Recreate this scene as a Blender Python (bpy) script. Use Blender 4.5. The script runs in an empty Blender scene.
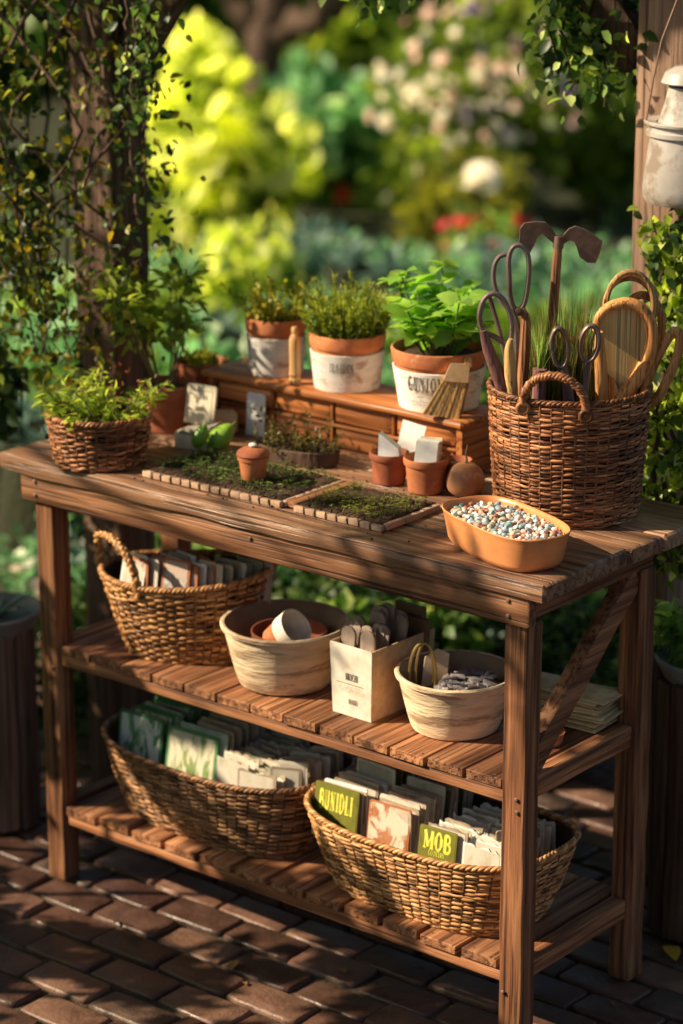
import bpy, math, random
import numpy as np
from mathutils import Vector, Matrix, noise
random.seed(7); RNG = np.random.default_rng(7)
PI = math.pi; TAU = 2*math.pi
scene = bpy.context.scene
col = scene.collection

# ------------------------------------------------------------------ camera
F_PX, PITCH, YAW = 2605.3, .2944, .6863
CAM = np.array([2.3508, -3.3564, 2.2309])
FW = np.array([-math.sin(YAW)*math.cos(PITCH), math.cos(YAW)*math.cos(PITCH), -math.sin(PITCH)])
RT = np.array([math.cos(YAW), math.sin(YAW), 0.]); UP = np.cross(RT, FW)
def at(u, v, d):
    "world point at viewing distance d in the direction of a photo point (survey helper)"
    return CAM + d*(FW + RT*(u-341.5)/F_PX - UP*(v-512)/F_PX)
def on(u, v, z):
    d = FW + RT*(u-341.5)/F_PX - UP*(v-512)/F_PX
    return CAM + d*(z-CAM[2])/d[2]

# ------------------------------------------------------------------ mesh builder
class MB:
    def __init__(s): s.ch = []; s.n = 0
    def add(s, V, F, var=None, mi=0, smooth=True):
        V = np.asarray(V, float).reshape(-1, 3)
        if isinstance(F, np.ndarray):
            tot = np.full(len(F), F.shape[1]); lp = F.reshape(-1)
        else:
            tot = np.array([len(f) for f in F]); lp = np.array([i for f in F for i in f])
        nf = len(tot)
        if var is None: var = random.random()
        va = np.broadcast_to(np.asarray(var, float), (nf,))
        s.ch.append((V, lp+s.n, tot, va, np.full(nf, mi), np.full(nf, smooth)))
        s.n += len(V); return s
    # rounded box, grain axis ax, subdivided and slightly uneven
    def plank(s, lo, hi, ax=0, seg=1, ch=.003, jit=0., var=None, mi=0, rot=None):
        lo = np.array(lo, float); hi = np.array(hi, float)
        a = ax; b, c = [(1, 2), (2, 0), (0, 1)][ax]
        cb = min(ch, .45*(hi[b]-lo[b])); cc = min(ch, .45*(hi[c]-lo[c])); k = .3
        prof = []
        for (sb, sc, order) in ((1, 1, 0), (0, 1, 1), (0, 0, 0), (1, 0, 1)):
            B = hi[b] if sb else lo[b]; C_ = hi[c] if sc else lo[c]
            db = -cb if sb else cb; dc = -cc if sc else cc
            pts = [(B, C_+dc), (B+db*k, C_+dc*k), (B+db, C_)]
            if order: pts = pts[::-1]
            prof += pts
        prof = np.array(prof); ctr = prof.mean(0)
        L = hi[a]-lo[a]; ca = min(ch, .3*L)
        ts = [lo[a]] + list(np.linspace(lo[a]+ca, hi[a]-ca, seg+1)) + [hi[a]]
        V = []
        for i, t in enumerate(ts):
            P = prof.copy()
            if i in (0, len(ts)-1):
                P = ctr + (P-ctr)*np.array([1-1.4*cb/(hi[b]-lo[b]), 1-1.4*cc/(hi[c]-lo[c])])
            for q in P:
                p = [0, 0, 0]; p[a] = t; p[b] = q[0]; p[c] = q[1]; V.append(p)
        V = np.array(V); m = len(prof)
        if jit:
            o = random.random()*50
            for i in range(len(V)):
                p = V[i]
                sc = np.array([9., 9., 9.]); sc[b] = sc[c] = 22
                nz = noise.noise_vector(Vector(p*sc)+Vector((o, o, o)))
                V[i, b] += nz[0]*jit; V[i, c] += nz[1]*jit
        Fq = []
        for i in range(len(ts)-1):
            for j in range(m):
                Fq.append((i*m+j, i*m+(j+1) % m, (i+1)*m+(j+1) % m, (i+1)*m+j))
        Fq = [tuple(f) for f in Fq] + [tuple(range(m))[::-1], tuple(range((len(ts)-1)*m, len(ts)*m))]
        if rot is not None: V = (np.array(rot) @ V.T).T
        return s.add(V, Fq, var, mi)
    def tube(s, path, r, sides=8, closed=False, var=None, mi=0, cap=True, flat=1.):
        P = np.asarray(path, float); n = len(P)
        r = np.broadcast_to(np.asarray(r, float), (n,))
        T = (np.roll(P, -1, 0)-np.roll(P, 1, 0)) if closed else np.gradient(P, axis=0)
        T /= np.linalg.norm(T, axis=1)[:, None]+1e-12
        ref = np.array([0, 0, 1.]) if abs(T[0][2]) < .9 else np.array([1., 0, 0])
        N = np.zeros_like(P); v = ref-T[0]*(ref@T[0]); v /= np.linalg.norm(v); N[0] = v
        for i in range(1, n):
            v = N[i-1]-T[i]*(N[i-1]@T[i]); v /= np.linalg.norm(v)+1e-12; N[i] = v
        B = np.cross(T, N)
        if closed:
            v = N[-1]-T[0]*(N[-1]@T[0]); v /= np.linalg.norm(v)
            ang = math.atan2(v@B[0], v@N[0]); k = -ang*np.arange(n)/n
            N, B = N*np.cos(k)[:, None]+B*np.sin(k)[:, None], B*np.cos(k)[:, None]-N*np.sin(k)[:, None]
        ph = np.arange(sides)*TAU/sides
        V = P[:, None, :]+r[:, None, None]*(np.cos(ph)[None, :, None]*N[:, None, :]+flat*np.sin(ph)[None, :, None]*B[:, None, :])
        V = V.reshape(-1, 3); m = n if closed else n-1
        i = np.arange(m)[:, None]; j = np.arange(sides)[None, :]; i2 = (i+1) % n; j2 = (j+1) % sides
        Q = np.stack([i*sides+j, i*sides+j2, i2*sides+j2, i2*sides+j], -1).reshape(-1, 4)
        if var is None: var = random.random()
        s.add(V, Q, var, mi)
        if cap and not closed:
            s.add(V[:sides], [tuple(range(sides))[::-1]], var if np.ndim(var) == 0 else .5, mi)
            s.add(V[-sides:], [tuple(range(sides))], var if np.ndim(var) == 0 else .5, mi)
        return s
    def lathe(s, prof, seg=40, c=(0, 0, 0), var=None, mi=0, wob=0., sx=1., sy=1., cap0=True):
        pr = np.array(prof, float); n = len(pr); ph = np.arange(seg)*TAU/seg
        o = random.random()*30
        V = np.zeros((n, seg, 3))
        for i in range(n):
            rr = pr[i, 0]
            for j in range(seg):
                k = 1.
                if wob: k += wob*noise.noise(Vector((math.cos(ph[j])*1.3+o, math.sin(ph[j])*1.3, pr[i, 1]*6)))
                V[i, j] = (c[0]+rr*k*math.cos(ph[j])*sx, c[1]+rr*k*math.sin(ph[j])*sy, c[2]+pr[i, 1])
        i = np.arange(n-1)[:, None]; j = np.arange(seg)[None, :]; j2 = (j+1) % seg
        Q = np.stack([i*seg+j, i*seg+j2, (i+1)*seg+j2, (i+1)*seg+j], -1).reshape(-1, 4)
        if var is None: var = random.random()
        s.add(V.reshape(-1, 3), Q, var, mi)
        if cap0 and pr[0, 0] > 1e-4: s.add(V[0], [tuple(range(seg))[::-1]], var, mi)
        return s
    # polygon in local x,z extruded along y
    def prism(s, poly, y0, y1, var=None, mi=0, smooth=False, M=None):
        p = np.array(poly, float); n = len(p)
        area = sum(p[i, 0]*p[(i+1) % n, 1]-p[(i+1) % n, 0]*p[i, 1] for i in range(n))
        if area < 0: p = p[::-1]
        V = np.array([(x, y0, z) for x, z in p]+[(x, y1, z) for x, z in p])
        if M is not None: V = (np.array(M)[:3, :3] @ V.T).T+np.array(M)[:3, 3]
        Fq = [tuple(range(n)), tuple(range(n, 2*n))[::-1]]+[((i+1) % n, i, n+i, n+(i+1) % n) for i in range(n)]
        return s.add(V, Fq, var, mi, smooth)
    def xf(s, M):
        M = np.array(M); s.ch = [((M[:3, :3] @ c[0].T).T+M[:3, 3],)+c[1:] for c in s.ch]; return s
    def build(s, name, mats, parent=None, sharp=35):
        me = bpy.data.meshes.new(name)
        V = np.concatenate([c[0] for c in s.ch]); lp = np.concatenate([c[1] for c in s.ch]).astype(np.int32)
        tot = np.concatenate([c[2] for c in s.ch]).astype(np.int32)
        st = np.concatenate([[0], np.cumsum(tot)[:-1]]).astype(np.int32)
        me.vertices.add(len(V)); me.vertices.foreach_set('co', V.astype(np.float32).reshape(-1))
        me.loops.add(len(lp)); me.loops.foreach_set('vertex_index', lp)
        me.polygons.add(len(tot)); me.polygons.foreach_set('loop_start', st); me.polygons.foreach_set('loop_total', tot)
        me.polygons.foreach_set('material_index', np.concatenate([c[4] for c in s.ch]).astype(np.int32))
        sm = np.concatenate([c[5] for c in s.ch])
        me.polygons.foreach_set('use_smooth', sm)
        at_ = me.attributes.new('var', 'FLOAT', 'FACE'); at_.data.foreach_set('value', np.concatenate([c[3] for c in s.ch]).astype(np.float32))
        me.update(calc_edges=True); me.validate()
        if sharp and sm.any() and len(tot) < 60000: me.set_sharp_from_angle(angle=math.radians(sharp))
        for m in (mats if isinstance(mats, (list, tuple)) else [mats]): me.materials.append(m)
        o = bpy.data.objects.new(name, me); col.objects.link(o)
        if parent is not None: o.parent = parent
        return o

def thing(name, label, cat, loc=(0, 0, 0), rz=0., group=None):
    o = bpy.data.objects.new(name, None); o.empty_display_size = .05; col.objects.link(o)
    o.location = loc; o.rotation_euler = (0, 0, rz); o['label'] = label; o['category'] = cat
    if group: o['group'] = group
    return o
def tag(o, label, cat, group=None, kind=None):
    o['label'] = label; o['category'] = cat
    if group: o['group'] = group
    if kind: o['kind'] = kind
    return o
def struct(o): o['kind'] = 'structure'; return o

# ------------------------------------------------------------------ materials
def G(c, g=1.32): return tuple(min(.88, x*g) for x in c)
def newmat(name):
    m = bpy.data.materials.new(name); m.use_nodes = True
    nt = m.node_tree; b = nt.nodes['Principled BSDF']
    return m, nt, b
def N(nt, t, **kw):
    n = nt.nodes.new(t)
    for k, v in kw.items():
        if k.startswith('_'): n.inputs[k[1:].replace('_', ' ')].default_value = v
        else: setattr(n, k, v)
    return n
def ramp(nt, stops, fac=None, interp='LINEAR'):
    r = nt.nodes.new('ShaderNodeValToRGB'); e = r.color_ramp.elements; r.color_ramp.interpolation = interp
    while len(e) < len(stops): e.new(.5)
    for el, (p, c) in zip(e, stops): el.position = p; el.color = (*c, 1) if len(c) == 3 else c
    if fac is not None: nt.links.new(fac, r.inputs[0])
    return r
def mixc(nt, a, b, fac, mode='MIX'):
    m = nt.nodes.new('ShaderNodeMix'); m.data_type = 'RGBA'; m.blend_type = mode
    for s, i in ((a, 6), (b, 7)):
        if isinstance(s, tuple): m.inputs[i].default_value = (*s, 1)
        else: nt.links.new(s, m.inputs[i])
    if isinstance(fac, (int, float)): m.inputs[0].default_value = fac
    else: nt.links.new(fac, m.inputs[0])
    return m.outputs[2]
def math_(nt, op, a, b=None, c=None):
    m = nt.nodes.new('ShaderNodeMath'); m.operation = op
    for i, s in enumerate((a, b, c)):
        if s is None: continue
        if isinstance(s, (int, float)): m.inputs[i].default_value = s
        else: nt.links.new(s, m.inputs[i])
    return m.outputs[0]
def var_node(nt): return N(nt, 'ShaderNodeAttribute', attribute_name='var').outputs['Fac']
def coord(nt, scale=(1, 1, 1), varoff=True, rnd=True):
    tc = N(nt, 'ShaderNodeTexCoord').outputs['Object']
    mp = N(nt, 'ShaderNodeMapping'); mp.inputs['Scale'].default_value = scale; nt.links.new(tc, mp.inputs['Vector'])
    v = mp.outputs[0]
    if varoff:
        a = N(nt, 'ShaderNodeVectorMath', operation='ADD'); nt.links.new(v, a.inputs[0])
        k = math_(nt, 'MULTIPLY', var_node(nt), 61.7)
        if rnd: k = math_(nt, 'ADD', k, math_(nt, 'MULTIPLY', N(nt, 'ShaderNodeObjectInfo').outputs['Random'], 47.3))
        cb = N(nt, 'ShaderNodeCombineXYZ'); [nt.links.new(k, cb.inputs[i]) for i in range(3)]
        nt.links.new(cb.outputs[0], a.inputs[1]); v = a.outputs[0]
    return v
def noise_(nt, vec, scale, detail=4, rough=.55, dist=0.):
    n = N(nt, 'ShaderNodeTexNoise'); n.inputs['Scale'].default_value = scale; n.inputs['Detail'].default_value = detail
    n.inputs['Roughness'].default_value = rough; n.inputs['Distortion'].default_value = dist
    nt.links.new(vec, n.inputs['Vector']); return n.outputs['Fac']
def bump(nt, b, h, strength=.4, dist=.003):
    n = N(nt, 'ShaderNodeBump'); n.inputs['Strength'].default_value = strength; n.inputs['Distance'].default_value = dist
    nt.links.new(h, n.inputs['Height']); nt.links.new(n.outputs[0], b.inputs['Normal'])

def wood(name, axis, dark, mid, light, rough=.55, fine=1., grey=None, b_str=.7, spec=.35):
    dark, mid, light = dark, G(mid), G(light)
    m, nt, b = newmat(name)
    sc = [58.*fine]*3; sc[axis] = 2.2
    v = coord(nt, tuple(sc))
    n1 = noise_(nt, v, 1., 8, .68, .25)
    sc2 = [7.]*3; sc2[axis] = 1.2
    n2 = noise_(nt, coord(nt, tuple(sc2)), 1., 3, .5, .8)
    c = ramp(nt, [(.27, dark), (.45, mid), (.72, light)], n1).outputs[0]
    c = mixc(nt, c, ramp(nt, [(.3, (.45, .42, .40)), (.7, (1.25, 1.2, 1.15))], n2).outputs[0], .85, 'MULTIPLY')
    sc3 = [120.*fine]*3; sc3[axis] = 2.4
    n3 = noise_(nt, coord(nt, tuple(sc3)), 1., 2, .5)
    crack = ramp(nt, [(.38, (0, 0, 0)), (.46, (1, 1, 1))], n3).outputs[0]
    c = mixc(nt, mixc(nt, c, (.25, .22, .2), .7, 'MULTIPLY'), c, crack)
    if grey: c = mixc(nt, c, grey, ramp(nt, [(.5, (0, 0, 0)), (.75, (.7, .7, .7))], n2).outputs[0])
    sk = [4.2]*3; sk[axis] = 1.5
    vo = N(nt, 'ShaderNodeTexVoronoi'); nt.links.new(coord(nt, tuple(sk)), vo.inputs['Vector']); vo.inputs['Scale'].default_value = 1.
    c = mixc(nt, (.035, .015, .008), c, ramp(nt, [(.045, (.15,)*3), (.085, (.75,)*3), (.13, (1,)*3)], math_(nt, 'ADD', vo.outputs['Distance'], math_(nt, 'MULTIPLY', n1, .04))).outputs[0])
    vr = ramp(nt, [(0, (.72, .72, .74)), (1, (1.2, 1.17, 1.12))], var_node(nt)).outputs[0]
    c = mixc(nt, c, vr, 1., 'MULTIPLY')
    nt.links.new(c, b.inputs['Base Color'])
    rr = ramp(nt, [(.3, (rough+.2,)*3), (.7, (rough-.1,)*3)], n1).outputs[0]
    nt.links.new(rr, b.inputs['Roughness']); b.inputs['Specular IOR Level'].default_value = spec
    h = math_(nt, 'ADD', n1, math_(nt, 'MULTIPLY', crack, .5))
    bump(nt, b, h, b_str, .0035)
    return m
WD = ((.045, .018, .010), (.235, .10, .048), (.58, .295, .145))
W = [wood('bench_wood_%d' % a, a, *WD) for a in range(3)]
TOPW = wood('tabletop_wood', 0, (.060, .028, .018), (.27, .135, .078), (.60, .36, .215), rough=.36, b_str=.9, grey=(.30, .235, .19), spec=.5)
RIS = [wood('riser_wood_%d' % a, a, (.13, .042, .014), (.40, .145, .045), (.62, .27, .095), rough=.4, fine=.8, b_str=.35) for a in range(3)]
POSTW = wood('post_wood', 2, (.055, .034, .025), (.165, .105, .078), (.31, .215, .165), rough=.7)
DARKW = wood('old_dark_wood', 2, (.02, .011, .007), (.07, .038, .024), (.15, .085, .05), rough=.75)
PALEW = wood('pale_wood', 2, (.36, .18, .065), (.60, .34, .14), (.78, .52, .25), rough=.45, fine=2.2, b_str=.3)
SPINW = wood('spindle_wood', 2, (.42, .23, .075), (.62, .40, .16), (.74, .55, .27), rough=.4, fine=2.5, b_str=.2)
TOOLW = wood('tool_wood', 2, (.24, .09, .03), (.50, .23, .08), (.70, .38, .15), rough=.42, fine=2., b_str=.3)
PURPW = wood('purple_handle_wood', 2, (.10, .04, .04), (.24, .11, .11), (.40, .22, .20), rough=.45, fine=2., b_str=.25)

def simple(name, c1, c2, scale=30, rough=.7, bstr=.2, bd=.002, metal=0., c3=None, spec=.4, cover=None, vscale=(1, 1, 1), vary=.25, cov=.58):
    c1, c2 = G(c1, 1.22), G(c2, 1.22)
    m, nt, b = newmat(name)
    v = coord(nt, vscale)
    n1 = noise_(nt, v, scale, 5, .6); n2 = noise_(nt, v, scale*.22, 3, .55, .6)
    c = mixc(nt, c1, c2, ramp(nt, [(.32, (0, 0, 0)), (.68, (1, 1, 1))], n2).outputs[0])
    c = mixc(nt, c, ramp(nt, [(.3, (.72,)*3), (.7, (1.12,)*3)], n1).outputs[0], .8, 'MULTIPLY')
    if c3: c = mixc(nt, c, c3, ramp(nt, [(cov, (0, 0, 0)), (cov+.1, (.85,)*3)], noise_(nt, v, scale*.5, 6, .7)).outputs[0])
    if vary: c = mixc(nt, c, ramp(nt, [(0, (1-vary,)*3), (1, (1+vary,)*3)], var_node(nt)).outputs[0], 1., 'MULTIPLY')
    nt.links.new(c, b.inputs['Base Color']); b.inputs['Roughness'].default_value = rough
    b.inputs['Metallic'].default_value = metal; b.inputs['Specular IOR Level'].default_value = spec
    if bstr: bump(nt, b, n1, bstr, bd)
    return m
TERRA = simple('terracotta', (.34, .10, .038), (.49, .175, .07), 60, .75, .25, c3=(.55, .33, .22))
TERRA_D = simple('dark_terracotta', (.21, .058, .025), (.32, .10, .044), 60, .72, .25)
SLEEVE = simple('painted_sleeve', (.70, .62, .54), (.85, .79, .70), 45, .75, .35, c3=(.40, .30, .22), vscale=(1, 1, 2.2), cov=.53)
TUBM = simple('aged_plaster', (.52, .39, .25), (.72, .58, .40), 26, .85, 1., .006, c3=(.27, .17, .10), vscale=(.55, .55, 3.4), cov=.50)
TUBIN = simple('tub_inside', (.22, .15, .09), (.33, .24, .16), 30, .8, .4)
SOIL = simple('soil', (.030, .016, .009), (.075, .042, .024), 160, .95, 1., .006, c3=(.16, .10, .06))
CARDB = simple('cardboard', (.56, .36, .19), (.64, .43, .25), 70, .8, .12, vary=.08)
CARDF = simple('printed_card', (.66, .58, .47), (.74, .67, .57), 50, .8, .1, vary=.05)
WHITE = simple('white_card', (.76, .72, .64), (.84, .80, .72), 40, .7, .08, vary=.08)
BEIGE = simple('beige_card', (.55, .49, .36), (.62, .56, .42), 40, .7, .1, vary=.06)
ENAMEL = simple('enamel', (.34, .31, .29), (.47, .44, .41), 18, .38, .06, c3=(.20, .15, .11), spec=.5, cov=.52)
DISHM = simple('orange_ceramic', (.74, .25, .085), (.74, .31, .12), 22, .35, .12, c3=(.52, .20, .06), spec=.5, vary=.0)
RUST = simple('rusty_steel', (.13, .075, .055), (.26, .16, .12), 60, .5, .35, metal=.35, c3=(.20, .09, .05))
STEEL = simple('purple_grey_steel', (.12, .085, .08), (.30, .225, .215), 40, .42, .35, metal=.45, c3=(.17, .085, .05), cov=.53)
BRASS = simple('brass', (.42, .27, .08), (.52, .36, .13), 40, .35, .1, metal=.7)
GOURD = simple('gourd_skin', (.27, .12, .055), (.38, .19, .09), 70, .6, .5, c3=(.60, .42, .26))
PAPER = simple('brown_paper', (.50, .34, .21), (.60, .43, .28), 30, .75, .2)
TAGS = simple('grey_wood_tags', (.26, .19, .15), (.40, .31, .25), 90, .8, .4, vscale=(3, 3, .5), vary=.35)
CHIPS = simple('grey_label_chips', (.20, .175, .175), (.38, .34, .335), 60, .7, .2, vary=.4)
BROWNP = simple('dark_brown_card', (.13, .075, .035), (.20, .12, .06), 40, .7, .2)
INK = simple('ink', (.05, .04, .035), (.10, .08, .07), 80, .8, 0, vary=0)
YELLOW = simple('yellow_ink', (.62, .58, .06), (.74, .68, .10), 80, .7, 0, vary=0)
STRAW = simple('straw_paper', (.42, .31, .15), (.62, .48, .27), 60, .8, .4, vary=.4)
CUKE = simple('green_gourd_skin', (.11, .25, .022), (.22, .40, .04), 30, .38, .2, vary=.1)
GREYST = simple('grey_stone', (.22, .21, .20), (.36, .35, .33), 30, .75, .4)
BARK = simple('bark', (.045, .026, .018), (.12, .075, .05), 26, .9, 1., .01, vscale=(1, 1, .25))
STEMM = simple('stem', (.10, .075, .03), (.18, .13, .06), 60, .7, .2)
STEMG = simple('green_stem', (.06, .10, .02), (.12, .17, .04), 60, .6, .1)
WICKER_T = {}
def wicker_mat(name, d, mcol, l):
    mcol, l = G(mcol, 1.2), G(l, 1.3)
    m, nt, b = newmat(name)
    v = coord(nt, (1, 1, 1), True)
    n = noise_(nt, v, 55, 4, .6); k = math_(nt, 'ADD', math_(nt, 'MULTIPLY', var_node(nt), .6), math_(nt, 'MULTIPLY', n, .4))
    c = ramp(nt, [(.2, d), (.5, mcol), (.8, l)], k).outputs[0]
    nt.links.new(c, b.inputs['Base Color']); b.inputs['Roughness'].default_value = .42; b.inputs['Specular IOR Level'].default_value = .45
    n2 = noise_(nt, v, 260, 3, .6); bump(nt, b, n2, .35, .0015)
    return m
GAP_SHADE = simple('basket_gap_shade', (.045, .022, .011), (.075, .038, .018), 60, .8, .3)
WK_RED = wicker_mat('wicker_red', (.075, .026, .011), (.29, .112, .044), (.52, .24, .105))
WK_GOLD = wicker_mat('wicker_gold', (.12, .048, .016), (.40, .185, .064), (.66, .36, .145))
WK_BROWN = wicker_mat('wicker_brown', (.085, .036, .015), (.26, .12, .05), (.46, .24, .11))

def leafmat(name, cols, trans=.45, rough=.42, tint=(1, 1, .55), spec=.4):
    cols = [G(c_, 1.25) for c_ in cols]
    m, nt, b = newmat(name)
    k = var_node(nt)
    c = ramp(nt, [(i/(len(cols)-1), cc) for i, cc in enumerate(cols)], k).outputs[0]
    n = noise_(nt, coord(nt, (1, 1, 1), False), 40, 3)
    c = mixc(nt, c, ramp(nt, [(.3, (.75,)*3), (.7, (1.2,)*3)], n).outputs[0], .7, 'MULTIPLY')
    nt.links.new(c, b.inputs['Base Color']); b.inputs['Roughness'].default_value = rough; b.inputs['Specular IOR Level'].default_value = spec
    t = N(nt, 'ShaderNodeBsdfTranslucent')
    tc = mixc(nt, c, tint, 1., 'MULTIPLY')
    bc = N(nt, 'ShaderNodeBrightContrast'); nt.links.new(tc, bc.inputs[0]); bc.inputs['Bright'].default_value = .03
    tm = mixc(nt, c, (2.1*tint[0], 2.1*tint[1], 2.1*tint[2]), 1., 'MULTIPLY')
    nt.links.new(tm, t.inputs[0])
    mx = N(nt, 'ShaderNodeMixShader'); mx.inputs[0].default_value = trans
    nt.links.new(b.outputs[0], mx.inputs[1]); nt.links.new(t.outputs[0], mx.inputs[2])
    nt.links.new(mx.outputs[0], nt.nodes['Material Output'].inputs['Surface'])
    return m
L_FRESH = leafmat('leaf_fresh', [(.06, .10, .012), (.15, .22, .028), (.34, .40, .06)])
L_SHRUB = leafmat('leaf_shrub', [(.09, .15, .016), (.22, .31, .04), (.46, .50, .09)], .48)
L_LIME = leafmat('leaf_lime', [(.05, .085, .012), (.21, .27, .035), (.46, .52, .09), (.82, .86, .30)], .5)  # dark stops paint gaps inside the bush, palest stop its sunlit leaves
L_BASIL = leafmat('leaf_basil', [(.09, .20, .03), (.18, .34, .05), (.36, .50, .11)], .45, .35)
L_OLIVE = leafmat('leaf_olive', [(.075, .090, .015), (.165, .173, .024), (.300, .285, .038)])
L_YEL = leafmat('leaf_sunlit_yellow', [(.030, .045, .008), (.110, .110, .012), (.360, .250, .020)], .45)  # yellow paints the sunlit leaves of the left vine
L_TEAL = leafmat('leaf_teal', [(.055, .12, .065), (.12, .25, .12), (.22, .39, .21), (.64, .78, .50)], .4, tint=(.85, 1, .7))
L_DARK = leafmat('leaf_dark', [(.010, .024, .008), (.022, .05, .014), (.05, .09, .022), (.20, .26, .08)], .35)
L_MID = leafmat('leaf_mid', [(.045, .105, .025), (.11, .21, .045), (.24, .35, .085), (.62, .70, .26)], .42)
L_BROWN = leafmat('leaf_brown', [(.039, .029, .013), (.091, .072, .029), (.143, .130, .039)], .3)
L_BLUE = leafmat('leaf_blue', [(.08, .13, .11), (.14, .22, .18), (.28, .38, .32)], .2, tint=(.8, 1, .9))
L_HERB = leafmat('leaf_herb', [(.07, .11, .015), (.16, .21, .025), (.36, .37, .05)], .4)
L_SEED = leafmat('leaf_seedling', [(.035, .040, .012), (.055, .085, .018), (.09, .16, .035), (.20, .27, .07)], .3)
P_PINK = leafmat('petal_pink', [(.62, .46, .48), (.72, .60, .58), (.80, .74, .68)], .35, .6, (1, .9, .8))
P_WHITE = leafmat('petal_white', [(.700, .620, .540), (.780, .720, .650), (.840, .800, .740)], .3, .6, (1, .95, .85))
P_RED = leafmat('petal_red', [(.300, .015, .015), (.450, .030, .030), (.550, .060, .050)], .3, .5, (1, .6, .5))
P_VIO = leafmat('petal_violet', [(.160, .080, .300), (.260, .150, .420), (.360, .260, .500)], .3, .5, (.9, .8, 1))

# ------------------------------------------------------------------ foliage
def tmpl(kind):
    if kind == 'leaf':      # folded, drooping, pointed oval
        xs = [0, .30, .62, .88, 1.0]; ws = [.02, .26, .24, .10, .0]
        V = []; 
        for x, w in zip(xs, ws):
            z = -.28*x*x+.06
            V += [(-w, x, z+.35*w), (0, x, z), (w, x, z+.35*w)]
        Fq = []
        for i in range(4):
            a = i*3
            Fq += [(a, a+1, a+4, a+3), (a+1, a+2, a+5, a+4)]
    elif kind == 'quad':
        V = [(0, 0, 0), (.3, .45, .07), (0, 1, -.12), (-.3, .45, .07), (0, .48, 0)]
        Fq = [(0, 1, 4, 4), (1, 2, 4, 4), (2, 3, 4, 4), (3, 0, 4, 4)]
        return np.array(V, float), np.array([(0, 1, 4), (1, 2, 4), (2, 3, 4), (3, 0, 4)])
    elif kind == 'blade':
        V = [(-.03, 0, 0), (.03, 0, 0), (.025, .5, -.02), (-.025, .5, -.02), (0, 1, -.12), (0, 1, -.12)]
        Fq = [(0, 1, 2, 3), (3, 2, 5, 4)]
    elif kind == 'round':
        V = [(0, 0, 0)]; V += [(.5*math.sin(t)*1., .5-.5*math.cos(t), .08*math.sin(2*t)) for t in np.linspace(.5, TAU-.5, 7)]
        V += [(0, .5, -.05)]
        return np.array(V, float), np.array([(8, i, i+1) for i in range(0, 7)]+[(8, 7, 0)])
    return np.array(V, float), np.array(Fq)
TM = {k: tmpl(k) for k in ('leaf', 'quad', 'blade', 'round')}
def leaves(mb, P, D, S, kind='quad', nrm=None, var=None, width=1., mi=0, upb=.8):
    P = np.asarray(P, float); D = np.asarray(D, float); n = len(P)
    if n == 0: return mb
    D = D/(np.linalg.norm(D, axis=1)[:, None]+1e-9)
    if nrm is None: nrm = RNG.normal(size=(n, 3))*.6+np.array([0, 0, upb])
    X = np.cross(D, nrm); X /= np.linalg.norm(X, axis=1)[:, None]+1e-9
    Z = np.cross(X, D)
    V0, F0 = TM[kind]
    S = np.broadcast_to(np.asarray(S, float), (n,))
    V = (P[:, None, :]+S[:, None, None]*(width*V0[None, :, 0:1]*X[:, None, :]+V0[None, :, 1:2]*D[:, None, :]+V0[None, :, 2:3]*Z[:, None, :]))
    Fq = (F0[None]+(np.arange(n)*len(V0))[:, None, None]).reshape(-1, F0.shape[1])
    if var is None: var = RNG.random(n)
    mb.add(V.reshape(-1, 3), Fq, np.repeat(var, len(F0)), mi, True)
    return mb
def rdir(n): 
    d = RNG.normal(size=(n, 3)); return d/np.linalg.norm(d, axis=1)[:, None]
def clump_crown(mb, c, R, nclump, nleaf, size, kind='quad', clr=.3, width=1., droop=.15, flat=None, zmin=None, mi=0, lightup=.35, fill=.5, spark=.07):
    "leaf clumps spread through an ellipsoid R=(rx,ry,rz) about c"
    c = np.array(c, float); R = np.array(R, float)
    for k in range(nclump):
        d = rdir(1)[0]; rr = (fill+(1-fill)*random.random())
        cc = c+d*R*rr
        if zmin is not None and cc[2] < zmin: cc[2] = zmin+abs(zmin-cc[2])*.3
        cr = clr*R.mean()*(.6+.8*random.random())
        n = int(nleaf*(.6+.8*random.random()))
        o = rdir(n); P = cc+o*cr*(RNG.random((n, 1))**.5)
        D = o*.8+d*.6+RNG.normal(size=(n, 3))*.4; D[:, 2] -= droop
        v = np.clip(.4+lightup*(o[:, 2]*.6)+RNG.normal(size=n)*.16+(random.random()-.5)*.25, 0, .7); v[RNG.random(n) < spark] = 1.  # paler towards clump top; random palest leaves painted in as sunlit glints
        leaves(mb, P, D, size*(.65+.7*RNG.random(n)), kind, var=v, width=width, mi=mi)
    return mb
def branch(mb, p0, p1, r0, r1, seg=6, wig=.02, mi=0):
    t = np.linspace(0, 1, seg+1)[:, None]; P = np.array(p0)+(np.array(p1)-np.array(p0))*t
    P[1:-1] += RNG.normal(size=(seg-1, 3))*wig
    return mb.tube(P, r0+(r1-r0)*t[:, 0], 7, mi=mi)

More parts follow.
